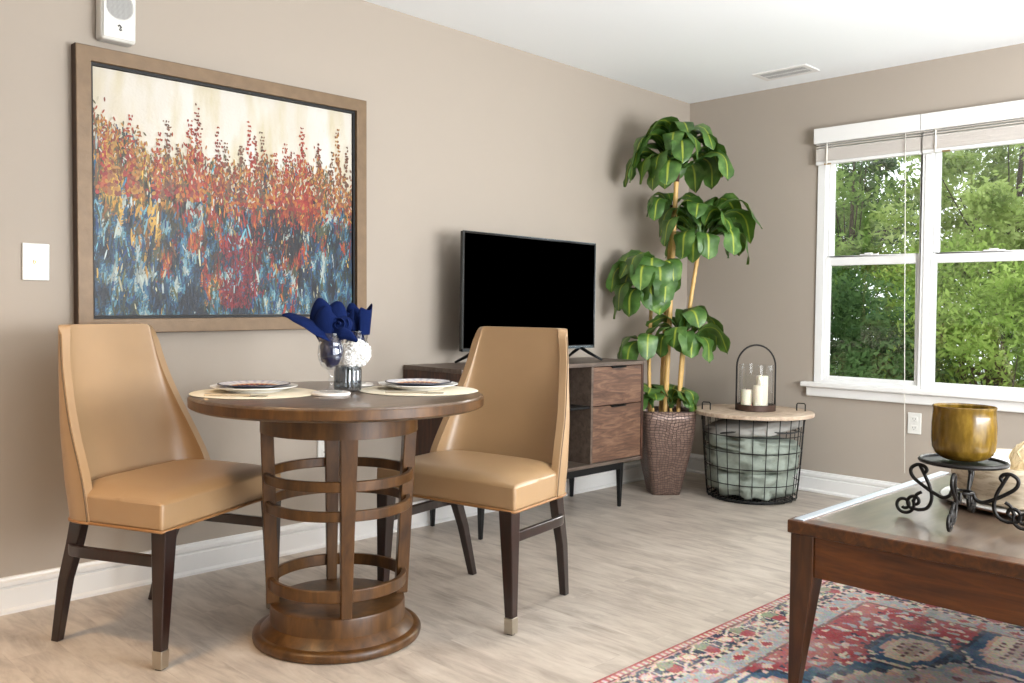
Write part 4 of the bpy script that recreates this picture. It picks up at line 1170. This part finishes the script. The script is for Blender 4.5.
# local: x along the length, y negative towards the room; near left corner at origin
CL, CWd = 1.145, .95
def prism_ring(m, x0, y0, x1, y1, w, z0, z1):
    m.box((x0, y0, z0), (x0 + w, y1, z1)).box((x1 - w, y0, z0), (x1, y1, z1)).box((x0 + w, y0, z0), (x1 - w, y0 + w, z1)).box((x0 + w, y1 - w, z0), (x1 - w, y1, z1))
m = MB(); prism_ring(m, 0, -CWd, CL, 0, .05, CZ - .036, CZ)
m.build('top_frame', M['coffee'], t, bevel=.003)
MB().box((.02, -CWd + .02, CZ - .05), (CL - .02, -.02, CZ - .0345)).box((.048, -CWd + .048, CZ - .0345), (CL - .048, -.048, CZ - .001)).build('inset_top', M['coffee_top'], t)
m = MB(); m.box((.016, -.040, CZ - .002), (CL - .016, -.010, CZ + .003))
m.build('edge_inlay', M['silver'], t, bevel=.0015)
for sx in (0, 1):
    for sy in (0, 1):
        x = .007 + sx * (CL - .014 - .066); y = -.007 - .066 - sy * (CWd - .014 - .066)
        cx_, cy_ = x + .033, y + .033
        ox = -.033 if sx == 0 else .033; oy = .033 if sy == 0 else -.033
        vs = []
        for z, s in ((.0083, .42), (CZ - .16, 1), (CZ - .036, 1)):
            hx0, hx1 = sorted((cx_ + ox, cx_ + ox - 2 * ox * s)); hy0, hy1 = sorted((cy_ + oy, cy_ + oy - 2 * oy * s))
            vs += [(hx0, hy0, z), (hx1, hy0, z), (hx1, hy1, z), (hx0, hy1, z)]
        fs = [(0, 3, 2, 1), (8, 9, 10, 11)]
        for q in range(2):
            for k in range(4): l = (k + 1) % 4; fs.append((q * 4 + k, q * 4 + l, q * 4 + 4 + l, q * 4 + 4 + k))
        MB().add(vs, fs).build('leg', M['coffee_leg'], t, bevel=.003)
for a, b in (((.073, -.036, CZ - .150), (CL - .073, -.016, CZ - .036)), ((.073, -CWd + .016, CZ - .150), (CL - .073, -CWd + .036, CZ - .036))):
    MB().box(a, b).build('apron', M['coffee'], t, bevel=.002)
ap = wood('coffee_apron_wood', (46, 20, 2), (84, 42, 6), (112, 60, 13), (14, 1.4, 14), .34, .08, 3)
for x in (.016, CL - .036):
    MB().box((x, -CWd + .073, CZ - .150), (x + .02, -.073, CZ - .036)).build('apron', ap, t, bevel=.002)

# wrought iron stand
ST = V((-2.408, -2.496, CZ + .0002))
t = thing('iron_stand', 'black scrolled wrought-iron stand holding the amber glass bowl', 'stand', ST)
pz = .172
PR, PRy = .108, .085
m = MB()
rx = Matrix.Rotation(math.atan2(RX.y, RX.x), 3, 'Z')
def ov(r, z, k=1): return [rx @ V((r * math.cos(a), r * math.sin(a), z)) for a in [2 * PI * q / 48 for q in range(48)]]
m.tube(ov(PR, pz), .006, 8, closed=True)
vs = ov(PR, pz - .004) + ov(PR, pz - .001); m.add(vs, [tuple(range(48))[::-1], tuple(range(48, 96))] + [(k, (k + 1) % 48, 48 + (k + 1) % 48, 48 + k) for k in range(48)])
m.build('plate', M['iron'], t, smooth='auto')
MB().tube(circ(.026, .088, 24), .004, 8, closed=True).build('centre_ring', M['iron'], t, smooth=True)
def spiral(cx_, cz_, r0, r1, a0, a1, n=22): return [(cx_ + (r0 + (r1 - r0) * k / n) * math.cos(a0 + (a1 - a0) * k / n), cz_ + (r0 + (r1 - r0) * k / n) * math.sin(a0 + (a1 - a0) * k / n)) for k in range(n + 1)]
def smoothp(P, n=6):
    out = []
    P = [V((p[0], p[1], 0)) for p in P]
    for i in range(len(P) - 1):
        p0 = P[max(i - 1, 0)]; p1 = P[i]; p2 = P[i + 1]; p3 = P[min(i + 2, len(P) - 1)]
        for k in range(n):
            q = k / n; out.append(.5 * ((2 * p1) + (p2 - p0) * q + (2 * p0 - 5 * p1 + 4 * p2 - p3) * q * q + (3 * p1 - p0 - 3 * p2 + p3) * q ** 3))
    out.append(P[-1]); return [(p.x, p.y) for p in out]
main = smoothp([(.098, .128), (.092, .138), (.100, .148), (.118, .150), (.134, .136), (.128, .114), (.10, .092), (.070, .074), (.048, .066), (.032, .074), (.026, .090)])
lower = smoothp([(.112, .152), (.096, .120), (.082, .088), (.078, .055), (.090, .030), (.112, .022)]) + spiral(.122, .044, .024, .007, -1.9, 4.6)[3:]
foot = [(x, z) for x, z in spiral(.150, .0325, .0275, .008, 2.6, 2.6 + 2 * PI * 1.45, 36)]
foot = smoothp([(.104, .074), (.118, .064), (.125, .046)])[:-1] + foot
for k in range(4):
    a = math.atan2(RX.y, RX.x) + k * PI / 2 + R(-38)
    def to3(P): return [V((p[0] * math.cos(a), p[0] * math.sin(a), p[1])) for p in P]
    m = MB().tube(to3(main), .0052, 8, up=(-math.sin(a), math.cos(a), 0)).tube(to3(lower), .0050, 8, up=(-math.sin(a), math.cos(a), 0)).tube(to3(foot), .0048, 8, up=(-math.sin(a), math.cos(a), 0))
    m.build('scroll_leg', M['iron'], t, smooth=True)
# amber bowl
t2 = thing('glass_bowl', 'amber textured glass candle bowl on the scrolled iron stand', 'bowl', (ST.x, ST.y, ST.z + pz + .0065))
MB().lathe([(q * .91, w * .95) for q, w in [(0, .0), (.05, .0), (.066, .006), (.080, .018), (.087, .034), (.0895, .06), (.0895, .10), (.087, .128), (.086, .146), (.0885, .153), (.086, .155), (.082, .15), (.0825, .128), (.085, .1), (.085, .06), (.082, .036), (.074, .022), (.06, .012), (0, .008)]], 64).build('bowl_wall', M['amber'], t2, smooth='auto')

# carved cream bowl, tray and spheres behind the stand
BC = V((-1.985, -2.575, CZ))
t = thing('serving_tray', 'dark-rimmed round white tray under the carved cream bowl', 'tray', BC + UP * .003)
MB().lathe([(0, 0), (.235, 0), (.26, .006), (.268, .012), (.264, .014), (.24, .008), (0, .006)], 72).build('rim', M['coffee_leg'], t, smooth='auto')
MB().lathe([(0, .0065), (.235, .0075), (.235, .0105), (0, .0095)], 72).build('tray_surface', M['white_cer'], t, smooth='auto')
t = thing('carved_bowl', 'large carved cream wooden bowl behind the iron stand', 'bowl', BC + UP * .0135)
MB().lathe([(q * 1.16, w) for q, w in [(0, 0), (.15, 0), (.178, .010), (.196, .04), (.205, .085), (.206, .118), (.203, .124), (.194, .12), (.185, .085), (.16, .045), (.12, .02), (0, .014)]], 72, rib=.006, ribn=28).build('bowl_body', M['driftwood'], t, smooth='auto')
def ball(dx, df, z, r, mat, label, seed, amp=.04):
    o = MB().blob((0, 0, 0), (r, r, r), 16, amp, 6, seed).build('decorative_ball', mat, smooth=True)
    o.location = BC + RX * dx + TC * df + UP * z; tag(o, label, 'decoration', 'balls in the carved bowl'); return o
o = ball(-.128, .01, .128, .034, M['white_cer'], 'white decorative ball at the left in the carved bowl', 1)
o = ball(.0, -.01, .128, .072, M['twine'], 'woven twine ball in the carved bowl', 2)
m = MB(); rr = random.Random(4)
for k in range(12):
    ax = V((rr.gauss(0, 1), rr.gauss(0, 1), rr.gauss(0, 1))).normalized(); e1 = ax.orthogonal().normalized(); e2 = ax.cross(e1)
    m.tube([e1 * .0722 * math.cos(q) + e2 * .0722 * math.sin(q) for q in [2 * PI * j / 32 for j in range(32)]], .0028, 5, closed=True)
m.build('twine_strand', M['twine'], o, smooth=True)

# ------------------------------------------------------------------ outdoors
def tree(label, base, h, crown_c, crown_r, n, mat, seed, size=.085, cat='tree', grp=None, clumps=60):
    rnd = random.Random(seed)
    t = thing('leafy_tree', label, 'tree', base, 0, grp)
    b = V(base); m = MB(); cc = V(crown_c) - b
    m.tube([(0, 0, 0), V((cc.x * .3, cc.y * .3, h * .4)), V((cc.x * .8, cc.y * .8, cc.z)), cc + V((0, 0, crown_r[2] * .6))], [.12, .08, .035, .01], 8)
    cl = []
    for k in range(clumps):
        d = V((rnd.gauss(0, 1), rnd.gauss(0, 1), rnd.gauss(0, 1))).normalized() * rnd.uniform(.25, 1) ** .5
        cl.append((cc + V((d.x * crown_r[0], d.y * crown_r[1], d.z * crown_r[2])), rnd.uniform(.28, .55)))
    for p, r in cl[::2]:
        s = V((cc.x * .6, cc.y * .6, max(.5, cc.z - crown_r[2] * rnd.uniform(.1, .9)))); mid = s.lerp(p, .55) + V((0, 0, -.12))
        m.tube([s, mid, p], [.016, .010, .005], 5)
    m.build('trunk', M['trunk'], t, smooth=True)
    m = MB()
    vs = []; fs = []
    for k in range(n):
        p, r = cl[rnd.randrange(len(cl))]
        d = V((rnd.gauss(0, 1), rnd.gauss(0, 1), rnd.gauss(0, .55))); d = d.normalized() * r * rnd.uniform(.3, 1)
        q = p + d
        nrm = (V((rnd.gauss(0, 1), rnd.gauss(0, 1), rnd.gauss(.7, 1)))).normalized(); e1 = nrm.orthogonal().normalized(); e1.rotate(Matrix.Rotation(rnd.random() * 6.28, 3, nrm)); e2 = nrm.cross(e1)
        s = size * rnd.uniform(.6, 1.3); i = len(vs)
        vs += [q - e1 * s, q - e2 * s * .42, q + e1 * s, q + e2 * s * .42]; fs.append((i, i + 1, i + 2, i + 3))
    m.v = [tuple(p) for p in vs]; m.f = fs
    me = bpy.data.meshes.new('foliage'); me.from_pydata(m.v, [], m.f); me.materials.append(mat)
    o = bpy.data.objects.new('foliage', me); COL.objects.link(o); o.parent = t
    return t
dark = tree_mat('foliage_dark', [(.3, (48, 70, 42)), (.5, (76, 102, 58)), (.72, (110, 136, 84))])
lime = tree_mat('foliage_lime', [(.3, (126, 146, 84)), (.5, (164, 182, 108)), (.72, (198, 210, 148))])
midg = tree_mat('foliage_mid', [(.3, (86, 112, 60)), (.5, (122, 150, 80)), (.72, (164, 184, 110))])
midg3 = tree_mat('foliage_pale', [(.3, (102, 128, 62)), (.5, (142, 168, 82)), (.72, (182, 202, 116))])  # paler green than the other mid-green tree
GZ = -3.2
tree('dark green tree filling the lower half of the left window', (4.6, 1.35, GZ), 4, (4.4, 1.25, .1), (1.5, 1.35, 1.35), 34000, dark, 1, .042, clumps=130)
tree('yellow-green tree seen through the upper half of the right window', (8.6, .6, GZ), 7, (8.4, .2, 2.9), (2.0, 1.5, 2.0), 26000, lime, 2, .055, clumps=60)
tree('mid-green tree filling the lower half of the right window', (6.4, -.2, GZ), 5, (6.2, -.1, .5), (1.9, 1.3, 1.4), 34000, midg3, 3, .044, clumps=130)
tree('mid-green spreading tree behind the upper left window', (9.6, 3.2, GZ), 7, (9.4, 3.0, 2.6), (2.2, 1.9, 2.1), 24000, midg, 4, .06, clumps=60)
tree('tall dark tree at the back, between the windows', (13.5, 2.0, GZ), 8, (13.2, 2.0, 3.2), (2.6, 4.0, 3.2), 14000, dark, 5, .085, clumps=80)
struct(MB().box((.3, -30, GZ - .1), (60, 40, GZ)).build('ground', M['grass']))

# ------------------------------------------------------------------ light
w = bpy.data.worlds.new('sky'); SC.world = w; w.use_nodes = True
bg = w.node_tree.nodes['Background']; bg.inputs['Color'].default_value = (.93, .97, 1.0, 1); bg.inputs['Strength'].default_value = 3.0

def area(name, loc, size, sizey, power, target, col=(1, 1, 1), portal=False):
    l = bpy.data.lights.new(name, 'AREA'); l.shape = 'RECTANGLE'; l.size = size; l.size_y = sizey; l.energy = power; l.color = col
    o = bpy.data.objects.new(name, l); COL.objects.link(o); o.location = loc
    o.rotation_euler = (V(target) - V(loc)).to_track_quat('-Z', 'Y').to_euler()
    if portal: l.cycles.is_portal = True
    return o
area('window_daylight_portal', (.13, -1.555, 1.38), 1.26, 1.44, 1, (-3, -1.555, 1.38), portal=True)
area('side_fill', (.14, -4.1, 1.38), 1.55, 1.4, 42, (-3, -3.6, 1.2), (.95, .98, 1))  # added fill lamp standing in for daylight from the unseen side window
area('rear_fill', (-3.5, YF - .1, 1.2), 3.3, 2.0, 62, (-3.8, 0, 1.1), (.95, .98, 1))  # added fill lamp behind the camera, brightens the whole room
area('bounce_fill', (-2.4, -4.4, 1.25), 1.8, 1.4, 265, (-2.2, -3.2, 2.44), (.94, .975, 1))  # added unseen upward fill, brightens the ceiling like bounced flash
area('ceiling_downlight', (-4.95, -1.15, 2.43), .25, .25, 19, (-4.75, -1.0, 0), (1, .66, .34))
bpy.data.lights['ceiling_downlight'].spread = math.radians(95)
s = bpy.data.lights.new('soft_sun', 'SUN'); s.energy = 4.5; s.angle = math.radians(20); s.color = (1, .99, .97)
so = bpy.data.objects.new('soft_sun', s); COL.objects.link(so); so.rotation_euler = V((-1, -.04, -.50)).to_track_quat('-Z', 'Y').to_euler()

# ------------------------------------------------------------------ camera
f, sx, sy, yaw, pitch, roll, cx, cy, cz = 884.1872, 0, -13.0351, 0.7787, -0.0197, 0.0139, -5.008, -3.3118, 1.0487
D = V((math.cos(yaw) * math.cos(pitch), math.sin(yaw) * math.cos(pitch), math.sin(pitch)))
r = V((math.sin(yaw), -math.cos(yaw), 0)); u = r.cross(D)
r2 = r * math.cos(roll) + u * math.sin(roll); u2 = u * math.cos(roll) - r * math.sin(roll)
c = bpy.data.cameras.new('camera'); c.sensor_width = 36; c.lens = f * 36 / 1024; c.shift_y = sy / 1024; c.clip_start = .02
co = bpy.data.objects.new('camera', c); COL.objects.link(co)
mt = Matrix((r2, u2, -D)).transposed().to_4x4(); mt.translation = V((cx, cy, cz)); co.matrix_world = mt
SC.camera = co
SC.view_settings.view_transform = 'Standard'; SC.view_settings.look = 'None'; SC.view_settings.gamma = 1; SC.view_settings.use_curve_mapping = False
SC.view_settings.exposure = -0.27
